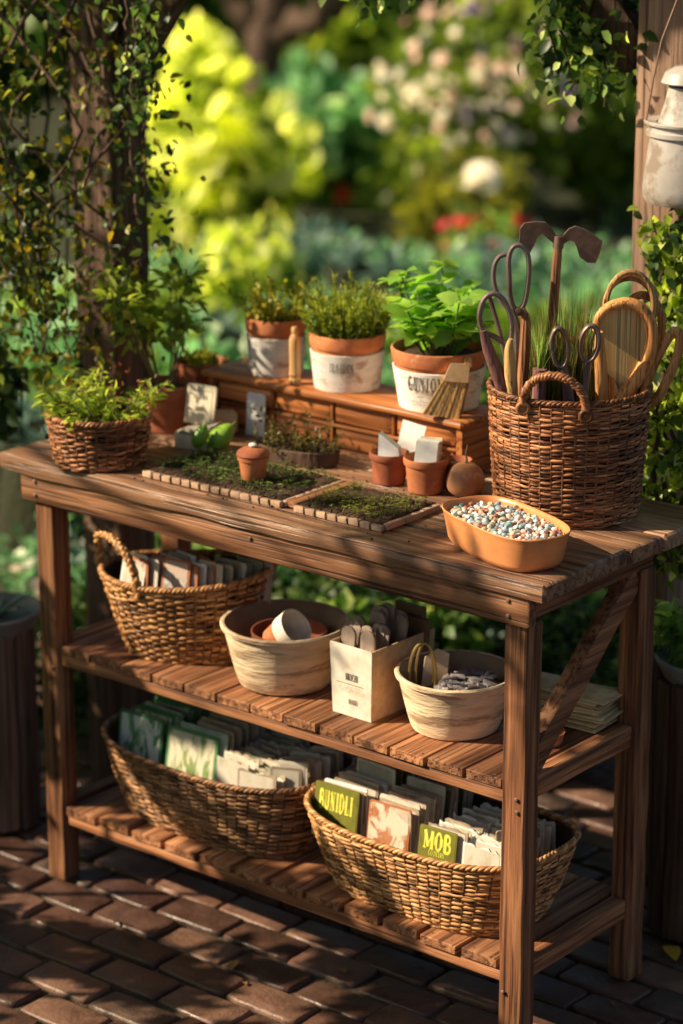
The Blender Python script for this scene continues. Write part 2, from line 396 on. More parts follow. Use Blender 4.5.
# ------------------------------------------------------------------ wicker
def ring(a, b, n=2., M=240):
    t = np.linspace(0, TAU, 2000, endpoint=False)
    c, s_ = np.cos(t), np.sin(t)
    x = a*np.sign(c)*np.abs(c)**(2/n); y = b*np.sign(s_)*np.abs(s_)**(2/n)
    seg = np.hypot(np.roll(x, -1)-x, np.roll(y, -1)-y); L = np.concatenate([[0], np.cumsum(seg)])
    q = np.linspace(0, L[-1], M, endpoint=False)
    X = np.interp(q, L, np.append(x, x[0])); Y = np.interp(q, L, np.append(y, y[0]))
    return X, Y
def normals2(X, Y):
    tx = np.roll(X, -1)-np.roll(X, 1); ty = np.roll(Y, -1)-np.roll(Y, 1); l = np.hypot(tx, ty)+1e-9
    return ty/l, -tx/l
def wicker_shape(h, a0, b0, a1, b1, n, rimf=None, curve=.8):
    def f(t, M):
        k = t**curve
        X, Y = ring(a0+(a1-a0)*k, b0+(b1-b0)*k, n, M)
        Z = np.full(M, h*t)
        if rimf is not None: Z = Z+rimf(X/a1, Y/b1)*t**2
        return X, Y, Z
    return f
def wicker_body(f, rows, stakes, r, amp, per=6, tw=1.):
    mb = MB(); M = stakes*per; ph = np.arange(M)*PI/per
    phi = np.arange(6)*TAU/6+.4
    def wander(k, s_):
        w = RNG.normal(size=k)*s_; return np.interp(np.arange(M), np.linspace(0, M, k+1), np.append(w, w[0]))
    for i in range(rows):
        t = (i+.5)/rows
        X, Y, Z = f(t, M); nx, ny = normals2(X, Y)
        c = np.cos(ph+(PI if i % 2 else 0)+wander(9, .25)); off = amp*np.sign(c)*np.abs(c)**.7+wander(15, r*.25)
        Z2 = Z+wander(40, r*.42)
        C = np.stack([X+nx*off, Y+ny*off, Z2], -1); Nn = np.stack([nx, ny, 0*nx], -1)
        rr = r*(.86+.24*RNG.random())+wander(24, r*.10)
        V = C[:, None, :]+np.cos(phi)[None, :, None]*Nn[:, None, :]*rr[:, None, None]*.8+np.sin(phi)[None, :, None]*rr[:, None, None]*np.array([0, 0, 1.])
        ii = np.arange(M)[:, None]; jj = np.arange(6)[None, :]; i2 = (ii+1) % M; j2 = (jj+1) % 6
        Q = np.stack([ii*6+jj, i2*6+jj, i2*6+j2, ii*6+j2], -1).reshape(-1, 4)
        va = np.clip(.5+.22*RNG.normal()+wander(22, .26), 0, 1)
        mb.add(V.reshape(-1, 3), Q, np.repeat(va, 6))
    for k in range(stakes):
        P = []
        for t in np.linspace(0, 1., 9):
            X, Y, Z = f(t, M); j = (k*per+per//2) % M
            P.append((X[j], Y[j], Z[j]))
        mb.tube(P, r*.9, 6, var=RNG.random()*.4)
    return mb
def braid(mb, P, R, r, turns, strands=3, closed=True, var=None, sides=6):
    P = np.asarray(P, float); n = len(P)
    T = (np.roll(P, -1, 0)-np.roll(P, 1, 0)) if closed else np.gradient(P, axis=0)
    T /= np.linalg.norm(T, axis=1)[:, None]
    up = np.array([0, 0, 1.])+np.zeros_like(P); up[np.abs(T[:, 2]) > .95] = (1, 0, 0)
    Nn = np.cross(T, up); Nn /= np.linalg.norm(Nn, axis=1)[:, None]+1e-9; B = np.cross(Nn, T)
    for k in range(strands):
        a = np.arange(n)/(n if closed else n-1)*TAU*turns+k*TAU/strands
        mb.tube(P+R*(np.cos(a)[:, None]*Nn+np.sin(a)[:, None]*B), r, sides, closed, var=RNG.random() if var is None else var)
    return mb
def wicker_basket(label, loc, rz, h, a0, b0, a1, b1, n, rows, stakes, r, mat, rimf=None, curve=.8, group=None, cat='basket', rim_r=None):
    root = thing('wicker_basket', label, cat, loc, rz, group)
    f = wicker_shape(h, a0, b0, a1, b1, n, rimf, curve)
    wicker_body(f, rows, stakes, r, r*.62).build('woven_body', mat, root, 0)
    X, Y, Z = f(1., 480); rr = rim_r or r*1.2
    braid(MB(), np.stack([X, Y, Z], -1), rr*.8, rr, int(stakes*.8)).build('rim', mat, root, 0)
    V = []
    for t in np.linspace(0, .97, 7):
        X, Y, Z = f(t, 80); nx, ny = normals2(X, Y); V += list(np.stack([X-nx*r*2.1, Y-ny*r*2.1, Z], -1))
    MB().add(V, [(q*80+j, q*80+(j+1) % 80, (q+1)*80+(j+1) % 80, (q+1)*80+j) for q in range(6) for j in range(80)], .1).build('inner_skin', GAP_SHADE, root)  # dark sheet added inside so the weave gaps read as shade
    X, Y = ring(a0*.98, b0*.98, n, 60); mb = MB()
    mb.add(np.stack([X, Y, 0*X+.006], -1), [tuple(range(60))], .1, smooth=False)
    mb.build('base', mat, root, 0)
    return root, f

# ------------------------------------------------------------------ lettering (stroke font)
TK, TN, SF = .165, .06, .05
def arc(cx, cy, rx, ry, a0, a1, k=9): return [(cx+rx*math.cos(math.radians(a)), cy+ry*math.sin(math.radians(a))) for a in np.linspace(a0, a1, k)]
GL = {   # (advance, [(polyline, thickness)])
 'I': (.42, [([(.21, 0), (.21, 1)], TK), ([(.05, 0), (.37, 0)], SF), ([(.05, 1), (.37, 1)], SF)]),
 'N': (.74, [([(.14, 0), (.14, 1)], TN), ([(.14, 1), (.58, 0)], TK), ([(.58, 0), (.58, 1)], TN), ([(.02, 0), (.28, 0)], SF), ([(.46, 1), (.72, 1)], SF)]),
 'U': (.72, [([(.16, 1)]+arc(.36, .24, .20, .24, 180, 360)+[(.56, 1)], .13), ([(.16, 1), (.16, .3)], TK), ([(.02, 1), (.30, 1)], SF), ([(.44, 1), (.68, 1)], SF)]),
 'G': (.72, [(arc(.36, .5, .24, .5, 55, 300, 14), .13), ([(.13, .3), (.13, .7)], .2), ([(.58, .06), (.58, .45)], TK*.8), ([(.42, .45), (.70, .45)], SF)]),
 'O': (.74, [(arc(.37, .5, .25, .5, 0, 360, 18), .10), ([(.12, .28), (.12, .72)], .17), ([(.62, .28), (.62, .72)], .17)]),
 'D': (.74, [([(.14, 0), (.14, 1)], TK), ([(.14, 1)]+arc(.30, .5, .30, .5, 90, -90, 12)+[(.14, 0)], .09), ([(.60, .3), (.60, .7)], .16)]),
 'A': (.72, [([(.08, 0), (.36, 1)], TN), ([(.36, 1), (.62, 0)], TK), ([(.18, .35), (.5, .35)], SF), ([(0, 0), (.2, 0)], SF), ([(.5, 0), (.72, 0)], SF)]),
 'L': (.60, [([(.16, 0), (.16, 1)], TK), ([(.04, 1), (.3, 1)], SF), ([(.04, 0), (.54, 0)], SF), ([(.54, 0), (.54, .3)], TN)]),
 'M': (.92, [([(.12, 0), (.12, 1)], TN), ([(.12, 1), (.44, .1)], TK), ([(.44, .1), (.76, 1)], TN), ([(.78, 0), (.78, 1)], TK), ([(.02, 0), (.24, 0)], SF), ([(.64, 0), (.92, 0)], SF)]),
 'B': (.68, [([(.14, 0), (.14, 1)], TK), ([(.14, 1)]+arc(.34, .76, .2, .24, 90, -90, 8)+[(.14, .52)], .10), ([(.34, .52)]+arc(.36, .26, .24, .26, 90, -90, 8)+[(.14, 0)], .11)]),
 'H': (.76, [([(.14, 0), (.14, 1)], TK), ([(.6, 0), (.6, 1)], TK), ([(.14, .5), (.6, .5)], SF), ([(.02, 0), (.28, 0)], SF), ([(.46, 0), (.74, 0)], SF), ([(.02, 1), (.28, 1)], SF), ([(.46, 1), (.74, 1)], SF)]),
 'C': (.68, [(arc(.36, .5, .24, .5, 50, 310, 14), .12), ([(.13, .3), (.13, .7)], .18)]),
 'R': (.72, [([(.14, 0), (.14, 1)], TK), ([(.14, 1)]+arc(.34, .75, .22, .25, 90, -90, 8)+[(.14, .5)], .10), ([(.34, .5), (.62, 0)], .16)]),
 'S': (.6, [(arc(.3, .75, .18, .25, 30, 270, 9)+arc(.3, .25, .2, .25, 90, -150, 9), .13)]),
 'E': (.6, [([(.14, 0), (.14, 1)], TK), ([(.14, 1), (.52, 1)], SF*1.3), ([(.14, .5), (.44, .5)], SF*1.3), ([(.14, 0), (.52, 0)], SF*1.3)]),
 'T': (.64, [([(.32, 0), (.32, 1)], TK), ([(.04, 1), (.6, 1)], SF*1.4), ([(.18, 0), (.46, 0)], SF)]),
 'Y': (.66, [([(.33, 0), (.33, .45)], TK), ([(.06, 1), (.33, .45)], .15), ([(.6, 1), (.33, .45)], TN)]),
 ' ': (.4, []),
}
def text_quads(txt, height, squeeze=.75, weight=1.):
    quads = []; x = 0
    for ch in txt:
        adv, st = GL[ch]
        for pl, th in st:
            th *= weight
            for (xa, ya), (xb, yb) in zip(pl[:-1], pl[1:]):
                dx, dy = xb-xa, yb-ya; l = math.hypot(dx, dy)+1e-9
                ex, ey = dx/l*.02, dy/l*.02; nx, ny = -dy/l*th/2, dx/l*th/2
                m = max(1, int(abs(dx)*6))
                for q in range(m):
                    t0, t1 = q/m, (q+1)/m
                    A = (xa-ex+dx*t0+x, ya-ey+dy*t0); B = (xa+ex+dx*t1+x, ya+ey+dy*t1)
                    quads.append([((X)*squeeze*height, Y*height) for X, Y in
                                  ((A[0]+nx, A[1]+ny), (A[0]-nx, A[1]-ny), (B[0]-nx, B[1]-ny), (B[0]+nx, B[1]+ny))])
        x += adv+.09
    return quads, (x-.09)*squeeze*height
def text_mesh(txt, height, fn, squeeze=.75, weight=1.):
    Q, w = text_quads(txt, height, squeeze, weight); V = []; Fq = []
    for i, q in enumerate(Q):
        for (x, y) in q: V.append(fn(x-w/2, y, i))
        Fq.append((4*i, 4*i+1, 4*i+2, 4*i+3))
    return MB().add(V, Fq, .5, 0, False)
CAMPHI = math.atan2(-.773, .634)

# ================================================================== WORLD + SUN
wd = bpy.data.worlds.new('World'); scene.world = wd; wd.use_nodes = True
nt = wd.node_tree; bg = nt.nodes['Background']
sky = nt.nodes.new('ShaderNodeTexSky'); sky.sky_type = 'NISHITA'; sky.sun_disc = False
SUN_AZ = np.array([-.74, -.67]); SUN_AZ /= np.linalg.norm(SUN_AZ); SUN_EL = math.radians(34)
SUN = np.array([SUN_AZ[0]*math.cos(SUN_EL), SUN_AZ[1]*math.cos(SUN_EL), math.sin(SUN_EL)])
sky.sun_elevation = SUN_EL; sky.sun_rotation = math.atan2(SUN_AZ[0], SUN_AZ[1])
sky.air_density = 1.; sky.dust_density = 2.
nt.links.new(sky.outputs[0], bg.inputs[0]); bg.inputs[1].default_value = .05
sl = bpy.data.lights.new('sun', 'SUN'); sl.energy = 5.; sl.angle = math.radians(.6); sl.color = (1., .82, .57)
so = bpy.data.objects.new('sun', sl); col.objects.link(so); so.rotation_euler = Vector(SUN).to_track_quat('Z', 'Y').to_euler(); so.location = (-4, -5, 6)
cd = bpy.data.cameras.new('camera'); co = bpy.data.objects.new('camera', cd); col.objects.link(co)
co.location = CAM; co.rotation_euler = (PI/2-PITCH, 0, YAW)
cd.sensor_fit = 'VERTICAL'; cd.sensor_height = 36; cd.lens = 36*F_PX/1024; cd.clip_end = 200; cd.clip_start = .05
cd.dof.use_dof = True; cd.dof.focus_distance = 4.46; cd.dof.aperture_fstop = 2.15
scene.camera = co
scene.view_settings.view_transform = 'Standard'; scene.view_settings.look = 'None'; scene.view_settings.exposure = 0
scene.cycles.max_bounces = 8; scene.cycles.transparent_max_bounces = 8
scene.cycles.use_denoising = True
scene.cycles.film_exposure = 1.55

# ================================================================== GROUND
m, nt, b = newmat('earth')
v = coord(nt, (1, 1, 1), False)
c = ramp(nt, [(.3, (.018, .016, .008)), (.5, (.04, .045, .016)), (.72, (.07, .09, .025))], noise_(nt, v, 1.6, 8, .65)).outputs[0]
nt.links.new(c, b.inputs['Base Color']); b.inputs['Roughness'].default_value = .95; bump(nt, b, noise_(nt, v, 30, 5, .7), 1., .03)
EARTH = m
gm = MB(); gm.add([(-60, -60, -.02), (60, -60, -.02), (60, 60, -.02), (-60, 60, -.02)], [(0, 1, 2, 3)], .5, smooth=False)
struct(gm.build('ground', EARTH))
m, nt, b = newmat('brick_paver')
v = coord(nt, (1, 1, 1), True, False)
n1 = noise_(nt, v, 14, 6, .65, .4); n2 = noise_(nt, v, 90, 4, .6); n3 = noise_(nt, coord(nt, (1, 1, 1), False), 2.2, 4, .6)
c = ramp(nt, [(0, (.085, .042, .032)), (.45, (.165, .085, .062)), (.8, (.27, .15, .108)), (1, (.115, .08, .07))], var_node(nt)).outputs[0]
c = mixc(nt, c, ramp(nt, [(.3, (.5, .48, .48)), (.7, (1.25, 1.2, 1.15))], n1).outputs[0], .9, 'MULTIPLY')
c = mixc(nt, c, ramp(nt, [(.35, (.55, .55, .5)), (.6, (1, 1, 1))], n3).outputs[0], .8, 'MULTIPLY')
nt.links.new(c, b.inputs['Base Color']); nt.links.new(ramp(nt, [(.35, (.28,)*3), (.65, (.62,)*3)], n1).outputs[0], b.inputs['Roughness'])
bump(nt, b, math_(nt, 'ADD', n1, math_(nt, 'MULTIPLY', n2, .4)), .8, .006); PAVER = m
pv = MB(); bl, bw, gap = .172, .090, .010
for j in range(-25, 14):
    for i in range(-19, 17):
        x0 = i*bl+(bl/2 if j % 2 else 0)-.03+RNG.normal()*.002; y0 = j*bw+.02+RNG.normal()*.002
        if x0 < -2.6 or x0 > 1.7: continue
        w, h_ = bl-gap+RNG.normal()*.002, bw-gap+RNG.normal()*.002; z = RNG.normal()*.0018; tilt = RNG.normal(size=2)*.006
        V = []
        for (ins, zz) in ((0, -.03), (0, -.006), (.0018, -.0012), (.005, 0)):
            k = 6
            pts = []
            for s_, (ax, ay, bx, by) in enumerate(((0, 0, 1, 0), (1, 0, 1, 1), (1, 1, 0, 1), (0, 1, 0, 0))):
                for q in range(k):
                    t = q/k; pts.append((ax+(bx-ax)*t, ay+(by-ay)*t))
            for (px, py) in pts:
                X = ins+px*(w-2*ins); Y = ins+py*(h_-2*ins)
                # rounded, chipped corners
                cx, cy = min(px, 1-px)*w, min(py, 1-py)*h_
                rcorn = .010
                nz = noise.noise(Vector((x0*30+X*45, y0*30+Y*45, 0)))*.0013
                X += (nz if px in (0, 1) else 0)*(1 if px == 0 else -1); Y += (nz if py in (0, 1) else 0)*(1 if py == 0 else -1)
                if cx < 1e-6 and cy < 1e-6: X += .002*(1 if px < .5 else -1); Y += .002*(1 if py < .5 else -1)
                V.append((x0+X, y0+Y, z+zz+tilt[0]*(px-.5)*.3+tilt[1]*(py-.5)*.3))
        n = 24; Fq = [(r*n+q, r*n+(q+1) % n, (r+1)*n+(q+1) % n, (r+1)*n+q) for r in range(3) for q in range(n)]+[tuple(range(3*n, 4*n))]
        pv.add(V, Fq, RNG.random())
struct(pv.build('brick_paving', PAVER))
jt = MB(); jt.add([(-2.7, -2.35, -.0095), (1.8, -2.35, -.0095), (1.8, 1.25, -.0095), (-2.7, 1.25, -.0095)], [(0, 1, 2, 3)], .5, smooth=False)
JOINT = simple('joint_sand', (.035, .024, .017), (.085, .065, .042), 120, .95, 1., .006, c3=(.045, .055, .015), cov=.54)
struct(jt.build('paving_sand', JOINT))

# ================================================================== POTTING BENCH
H = .88
bench = thing('potting_bench', 'weathered brown wooden potting bench with two slatted shelves and a diagonal side brace', 'bench', (-.59, .2, 0))
OFF = np.array([-.59, .2, 0])
def bp(name, mb, mat, parent=None):
    M = np.eye(4); M[:3, 3] = -OFF
    return mb.xf(M).build(name, mat, parent or bench)
mb = MB(); ys = [-.023, .105, .232, .338, .430, .514]
for i in range(5):
    mb.plank((-1.236+RNG.normal()*.003, ys[i]+.0007, H-.032+RNG.normal()*.0004), (.049+RNG.normal()*.003, ys[i+1]-.0007, H), 0, 44, .005, .0035 if i == 0 else .0018)
bp('tabletop', mb, TOPW)
bp('apron', MB().plank((-1.19, -.012, .793), (.011, .012, .8475), 0, 30, .003, .002), W[0])
bp('apron', MB().plank((-1.13, .372, .793), (-.035, .392, .8475), 0, 12, .003, .001), W[0])
bp('apron', MB().plank((-.036, .0125, .795), (-.009, .40, .8475), 1, 12, .003, .001), W[1])
bp('apron', MB().plank((-1.157, .0125, .795), (-1.130, .40, .8475), 1, 12, .003, .001), W[1])
for (x, y) in ((-.046, 0), (-1.1645, 0), (-.046, .35), (-1.1645, .35)):
    bp('leg', MB().plank((x, y+.0008, 0), (x+.046, y+.047, .7925 if y == 0 else .8), 2, 40, .004, .0025), W[2])
def shelf(z, th, gapw, n, name):
    mb = MB(); nails = []; x0, x1 = -1.117, -.0475; p = (x1-x0)/n
    for i in range(n):
        dz = RNG.normal()*.0009
        nails.append((x0+(i+.5)*p, z+dz)); mb.plank((x0+i*p+gapw/2, .006+RNG.normal()*.0015, z-th+dz), (x0+(i+1)*p-gapw/2+RNG.normal()*.001, .388, z+dz), 1, 14, .0016, .0014)
    for nx_, nz_ in nails:
        for dx_ in (-.022, .022):
            for ny_ in (.020, .362): mb.lathe([(.0026, nz_-.0006), (.0024, nz_+.0003), (.0005, nz_+.0005)], 7, (nx_+dx_+RNG.normal()*.002, ny_+RNG.normal()*.002, 0), mi=1, cap0=False)
    o = bp(name, mb, [W[1], RUST])
    return o
shelf(.5018, .017, .0045, 13, 'shelf'); shelf(.1627, .017, .011, 12, 'shelf')
for z in (.5018, .1627):
    bp('shelf_rail', MB().plank((-1.118, .010, z-.040), (-.0465, .030, z-.0178), 0, 26, .0025, .002), W[0])
    bp('shelf_rail', MB().plank((-1.118, .352, z-.045), (-.0465, .372, z-.0178), 0, 16, .0025, .001), W[0])
    for x in (-.040, -1.150):
        bp('side_rail', MB().plank((x, .0475, z-.036), (x+.030, .3495, z+.004), 1, 12, .003, .002), W[1])
# brace in the plane of the right-hand legs
p0, p1 = np.array([-.024, .045, .525]), np.array([-.024, .352, .79]); L = np.linalg.norm(p1-p0)
ang = math.atan2(p1[2]-p0[2], p1[1]-p0[1]); ca, sa = math.cos(ang), math.sin(ang)
mb = MB().plank((-.015, 0, -.022), (.015, L, .022), 1, 14, .003, .002)
M = np.eye(4); M[:3, :3] = [[1, 0, 0], [0, ca, -sa], [0, sa, ca]]; M[:3, 3] = p0
bp('brace', mb.xf(M), W[1])
Mx = np.array([[1, 0, 0, 0], [0, 0, -1, 0], [0, 1, 0, 0], [0, 0, 0, 1.]])
for x, y, z in ((-.030, -.0135, .835), (-.030, -.0135, .808), (-1.15, -.0135, .835), (-1.15, -.0135, .808), (-.6, -.0135, .83), (-.014, -.0018, .478), (-.012, -.0018, .455), (-.034, -.0018, .11), (-1.13, -.0018, .455)):
    bp('bolt', MB().lathe([(.0045, 0), (.003, .002), (.0005, .0025)], 10, (x, z, -y), cap0=False).xf(Mx), RUST)

# ================================================================== DRAWER RISER on the tabletop
rx0, rx1, ry0, ry1, rz = -1.075, -.437, .402, .512, .990
riser = thing('drawer_riser', 'low reddish wooden riser with two rows of small drawers at the back of the bench', 'drawer unit', (-.75, .46, H))
RO = np.array([-.75, .46, H])
def rp(name, mb, mat, parent=None):
    M = np.eye(4); M[:3, 3] = -RO; return mb.xf(M).build(name, mat, parent or riser)
rp('top_board', MB().plank((rx0-.012, ry0-.010, .976), (rx1+.006, .534, rz), 0, 30, .005, .002), RIS[0])
rp('side_panel', MB().plank((rx1-.016, ry0, H+.0005), (rx1, ry1, .9755), 1, 6, .002, .0006), RIS[1])
rp('side_panel', MB().plank((rx0, ry0, H+.0005), (rx0+.016, ry1, .9755), 1, 6, .002, .0006), RIS[1])
rp('back_panel', MB().plank((rx0+.017, ry1-.01, H+.0005), (rx1-.017, ry1-.001, .9755), 0, 6, .002), RIS[0])
rp('middle_shelf', MB().plank((rx0+.017, ry0+.0015, .9255), (rx1-.017, ry1-.012, .9315), 0, 8, .0015), RIS[0])
nd = 4; dx = (rx1-rx0-.034)/nd
for i in range(1, nd):
    rp('divider', MB().plank((rx0+.017+i*dx-.003, ry0+.003, H+.0005), (rx0+.017+i*dx+.003, ry1-.012, .925), 2, 4, .001), RIS[2])
    rp('divider', MB().plank((rx0+.017+i*dx-.003, ry0+.003, .932), (rx0+.017+i*dx+.003, ry1-.012, .9755), 2, 4, .001), RIS[2])
for i in range(nd):
    for z0, z1 in ((H+.004, .9235), (.9345, .9735)):
        rp('drawer', MB().plank((rx0+.017+i*dx+.0065, ry0+.005+RNG.random()*.003, z0), (rx0+.017+(i+1)*dx-.0065, ry1-.014, z1), 0, 8, .003, .0008), RIS[0])

# ================================================================== POTS WITH HERBS
def pot_profile(rb, rt, h, collar, lip=.004, th=.006):
    zc = h*(1-collar); rc = rb+(rt-lip-rb)*(zc/h)
    body = [(rb*.9, 0), (rb, .003)]+[(rb+(rc-rb)*t, .003+(zc-.003)*t) for t in np.linspace(.15, 1, 7)]
    col_ = [(rc+lip, zc+.001), (rc+lip+.001, zc+.005), (rt, h-.004), (rt-.001, h-.001), (rt-th*.6, h), (rt-th, h-.003), (rt-th-.003, h*.78)]
    return body, col_, rc, zc
def soil_disc(r, z, parent, name='soil', mat=SOIL, mound=.004):
    mb = MB(); mb.lathe([(r, z-.004), (r*.8, z+mound*.5), (r*.4, z+mound), (.0005, z+mound*1.1)], 28, wob=.04, cap0=False)
    return mb.build(name, mat, parent)
def herb_pot(label, loc, rb, rt, h, leaf_fn, text=None, tsize=.02, tshift=0, group='herb pots with pale sleeves on the riser', cat='potted plant', extra=None):
    root = thing('herb_pot', label, cat, loc, 0, group)
    body, colr, rc, zc = pot_profile(rb, rt, h, .25)
    MB().lathe(body+colr, 48, wob=.006).build('pot', TERRA, root)
    sl_ = [(rb+.0035, .001), (rb+.004, .004)]+[(rb+.004+(rc+.0045-rb-.004)*t, .004+(zc-.012)*t) for t in np.linspace(.2, 1, 6)]+[(rc+.002, zc-.007)]
    MB().lathe(sl_, 56, wob=.012, cap0=False).build('paper_sleeve', SLEEVE, root)
    soil_disc(rt-.012, h*.86, root)
    if text:
        def cone(zmid):
            def fn(x, y, i):
                z = zmid+y; r = rb+.0055+(rc+.0045-rb-.004)*(z/zc)+.0006
                p = CAMPHI+(x+tshift)/r
                return (r*math.cos(p), r*math.sin(p), z)
            return fn
        text_mesh(text, tsize, cone(zc*.52), .62).build('lettering', INK, root)
        if extra: extra(root, cone)
    leaf_fn(root, h*.88, rt)
    return root
def thyme(root, z, r):    # small yellow-green sprigs spreading sideways
    st, lf = MB(), MB()
    for k in range(70):
        a = RNG.random()*TAU; q = r*.8*math.sqrt(RNG.random()); p0 = np.array([q*math.cos(a), q*math.sin(a), z])
        d = np.array([math.cos(a)*q/r*.9, math.sin(a)*q/r*.9, 1.])+RNG.normal(size=3)*.22; L = .035+.045*RNG.random()
        p1 = p0+d*L; P = np.array([p0, p0+d*L*.5+RNG.normal(size=3)*.004, p1]); st.tube(P, .0008, 4)
        n = 16; t = RNG.random(n)**.7
        Q = p0+np.outer(t, p1-p0)
        leaves(lf, Q, d*.5+RNG.normal(size=(n, 3)), .007+.007*RNG.random(n), 'quad', width=1.15, var=np.clip(.2+.6*t+RNG.normal(size=n)*.2, 0, 1))
    st.build('stems', STEMG, root, 0); lf.build('foliage', leaf_thyme, root, 0)
leaf_thyme = leafmat('leaf_thyme', [(.10, .12, .012), (.28, .27, .03), (.50, .43, .06)], .45)
def rosemary(root, z, r):  # dense upright spikes of needles
    st, lf = MB(), MB()
    for k in range(150):
        a = RNG.random()*TAU; q = r*.88*math.sqrt(RNG.random()); p0 = np.array([q*math.cos(a), q*math.sin(a), z-.002])
        d = np.array([math.cos(a)*q/r*.55, math.sin(a)*q/r*.55, 1.])+RNG.normal(size=3)*.10; L = (.062+.05*RNG.random())*(1-.25*(q/r)**2)
        p1 = p0+d*L; st.tube([p0, p1], .0009, 4)
        n = 34; t = np.linspace(.12, 1, n); Q = p0+np.outer(t, p1-p0); s_ = RNG.normal(size=(n, 3)); s_[:, 2] *= .3
        leaves(lf, Q, d*1.1+s_*.65, .010+.006*RNG.random(n), 'quad', width=.42, var=np.clip(.15+.65*t+RNG.normal(size=n)*.15, 0, 1))
    st.build('stems', STEMG, root, 0); lf.build('foliage', L_HERB, root, 0)
def basil(root, z, r):     # broad glossy leaves
    st, lf = MB(), MB()
    for k in range(34):
        a = RNG.random()*TAU; q = r*.75*math.sqrt(RNG.random()); p0 = np.array([q*.6*math.cos(a), q*.6*math.sin(a), z])
        d = np.array([math.cos(a)*q/r*.95, math.sin(a)*q/r*.95, 1.])+RNG.normal(size=3)*.12; L = .058+.062*RNG.random()
        p1 = p0+d*L; st.tube([p0, p0+d*L*.55, p1], .0016, 5)
        for lev in (.5, .8, 1.):
            for s_ in range(4 if lev == 1 else 2):
                aa = RNG.random()*TAU; dd = np.array([math.cos(aa), math.sin(aa), .35+.3*RNG.normal()])
                leaves(lf, [p0+(p1-p0)*lev], [dd], [(.030+.024*RNG.random())*(1.15 if lev < 1 else .95)], 'leaf', width=1.35, nrm=np.array([[0, 0, 1.]])+RNG.normal(size=(1, 3))*.3, var=np.array([np.clip(.25+.5*lev*RNG.random()+.15, 0, 1)]))
    st.build('stems', STEMG, root, 0); lf.build('foliage', L_BASIL, root, 0)
def ex3(root, cone):
    Q = cone(.030); mb = MB()
    for y in (.022, .016):
        V = []; Fq = []
        for i in range(12):
            xa, xb = -.03+i*.005, -.03+(i+1)*.005
            n = len(V); V += [Q(xa, y-.030+.0, 0), Q(xb, y-.030, 0), Q(xb, y-.0293, 0), Q(xa, y-.0293, 0)]; Fq.append((n, n+1, n+2, n+3))
        mb.add(V, Fq, .5, smooth=False)
    mb.build('printed_line', INK, root)
herb_pot('herb pot with plain pale sleeve and loose yellow-green thyme, leftmost on the riser', (-.955, .474, rz), .051, .061, .114, thyme)
herb_pot('herb pot of dense upright needle herb, middle one on the riser', (-.772, .474, rz), .061, .075, .110, rosemary, 'ILAIDIN', .017, -.012)
herb_pot('herb pot lettered GUNION with broad bright green basil leaves', (-.548, .474, rz), .072, .092, .114, basil, 'GUNION', .026, -.031, extra=ex3)

# wooden peg
peg = tag(MB().lathe([(.011, 0), (.0125, .002), (.0125, .010), (.0105, .012), (.011, .018), (.0125, .020), (.011, .024), (.0105, .055), (.0112, .075), (.011, .088), (.0085, .097), (.006, .100), (.0068, .104), (.0072, .110), (.005, .114), (.0005, .115)], 20).build('wooden_peg', PALEW),
          'small turned pale wooden peg standing between the first two herb pots', 'peg'); peg.location = (-.862, .422, rz)

# hand brush leaning on the lettered pot : outline traced in its own plane
def tr(pts, sc, cx, cz): return [((x-cx)/sc, (cz-y)/sc) for x, y in pts]
br = thing('hand_brush', 'short wide pale hand brush leaning against the GUNION pot', 'brush', (-.482, .394, rz+.0008), YAW)
lean = Matrix.Rotation(math.radians(-9), 4, 'X')
s_ = 3.595*527
def leanM(dy): return lean @ Matrix.Translation((0, dy, 0))
mb = MB(); pl = tr([(446, 316), (574, 337), (604, 200), (522, 194)], s_, 512, 330)
for i in range(16):
    a, c_ = i/16, (i+1)/16-.002
    q = lambda t, k: (np.array(pl[0])*(1-t)+np.array(pl[1])*t) if k else (np.array(pl[3])*(1-t)+np.array(pl[2])*t)
    mb.prism([q(a, 1)+(0, RNG.normal()*.0006), q(c_, 1)+(0, RNG.normal()*.0006), q(c_, 0), q(a, 0)], -.006+RNG.normal()*.0005, .008, M=leanM(0))
mb.build('bristles', SPINW, br)
MB().prism(tr([(518, 199), (606, 206), (612, 150), (598, 140), (546, 136)], s_, 512, 330), -.0095, .0095, M=leanM(0)).build('ferrule', CARDB, br)
MB().prism(tr([(592, 148), (618, 152), (620, 122), (608, 117), (595, 121)], s_, 512, 330), -.005, .008, M=leanM(0)).build('handle', PALEW, br)
MB().prism(tr([(576, 338), (584, 326), (612, 206), (605, 203)], s_, 512, 330), -.004, .0085, M=leanM(0)).build('edge_bar', TOOLW, br)

# ================================================================== LEFT END OF THE BENCH
pb, f = wicker_basket('round wicker basket holding a bushy green plant at the left end of the tabletop', (-1.040, .056, H), .3, .097, .084, .084, .098, .097, 2., 19, 30, .0030, WK_RED, cat='planter')
soil_disc(.088, .080, pb)
st, lf = MB(), MB()
for k in range(40):
    a = RNG.random()*TAU; q = .07*math.sqrt(RNG.random()); p0 = np.array([q*math.cos(a), q*math.sin(a), .080])
    d = np.array([math.cos(a)*q*15-.25, math.sin(a)*q*15, .9])+RNG.normal(size=3)*.3; d /= np.linalg.norm(d); L = .05+.065*RNG.random()
    P = np.array([p0, p0+d*L*.5+(0, 0, .006), p0+d*L-(0, 0, .006)]); st.tube(P, .0011, 5)
    n = 13; t = .25+.75*RNG.random(n); Q = p0+np.outer(t, P[2]-p0)+RNG.normal(size=(n, 3))*.004
    D = d*.6+RNG.normal(size=(n, 3))*.7; D[:, 2] *= .6
    leaves(lf, Q, D, .013+.015*RNG.random(n), 'leaf', width=.62, var=np.clip(.2+.7*t*RNG.random(n)+.15, 0, 1))
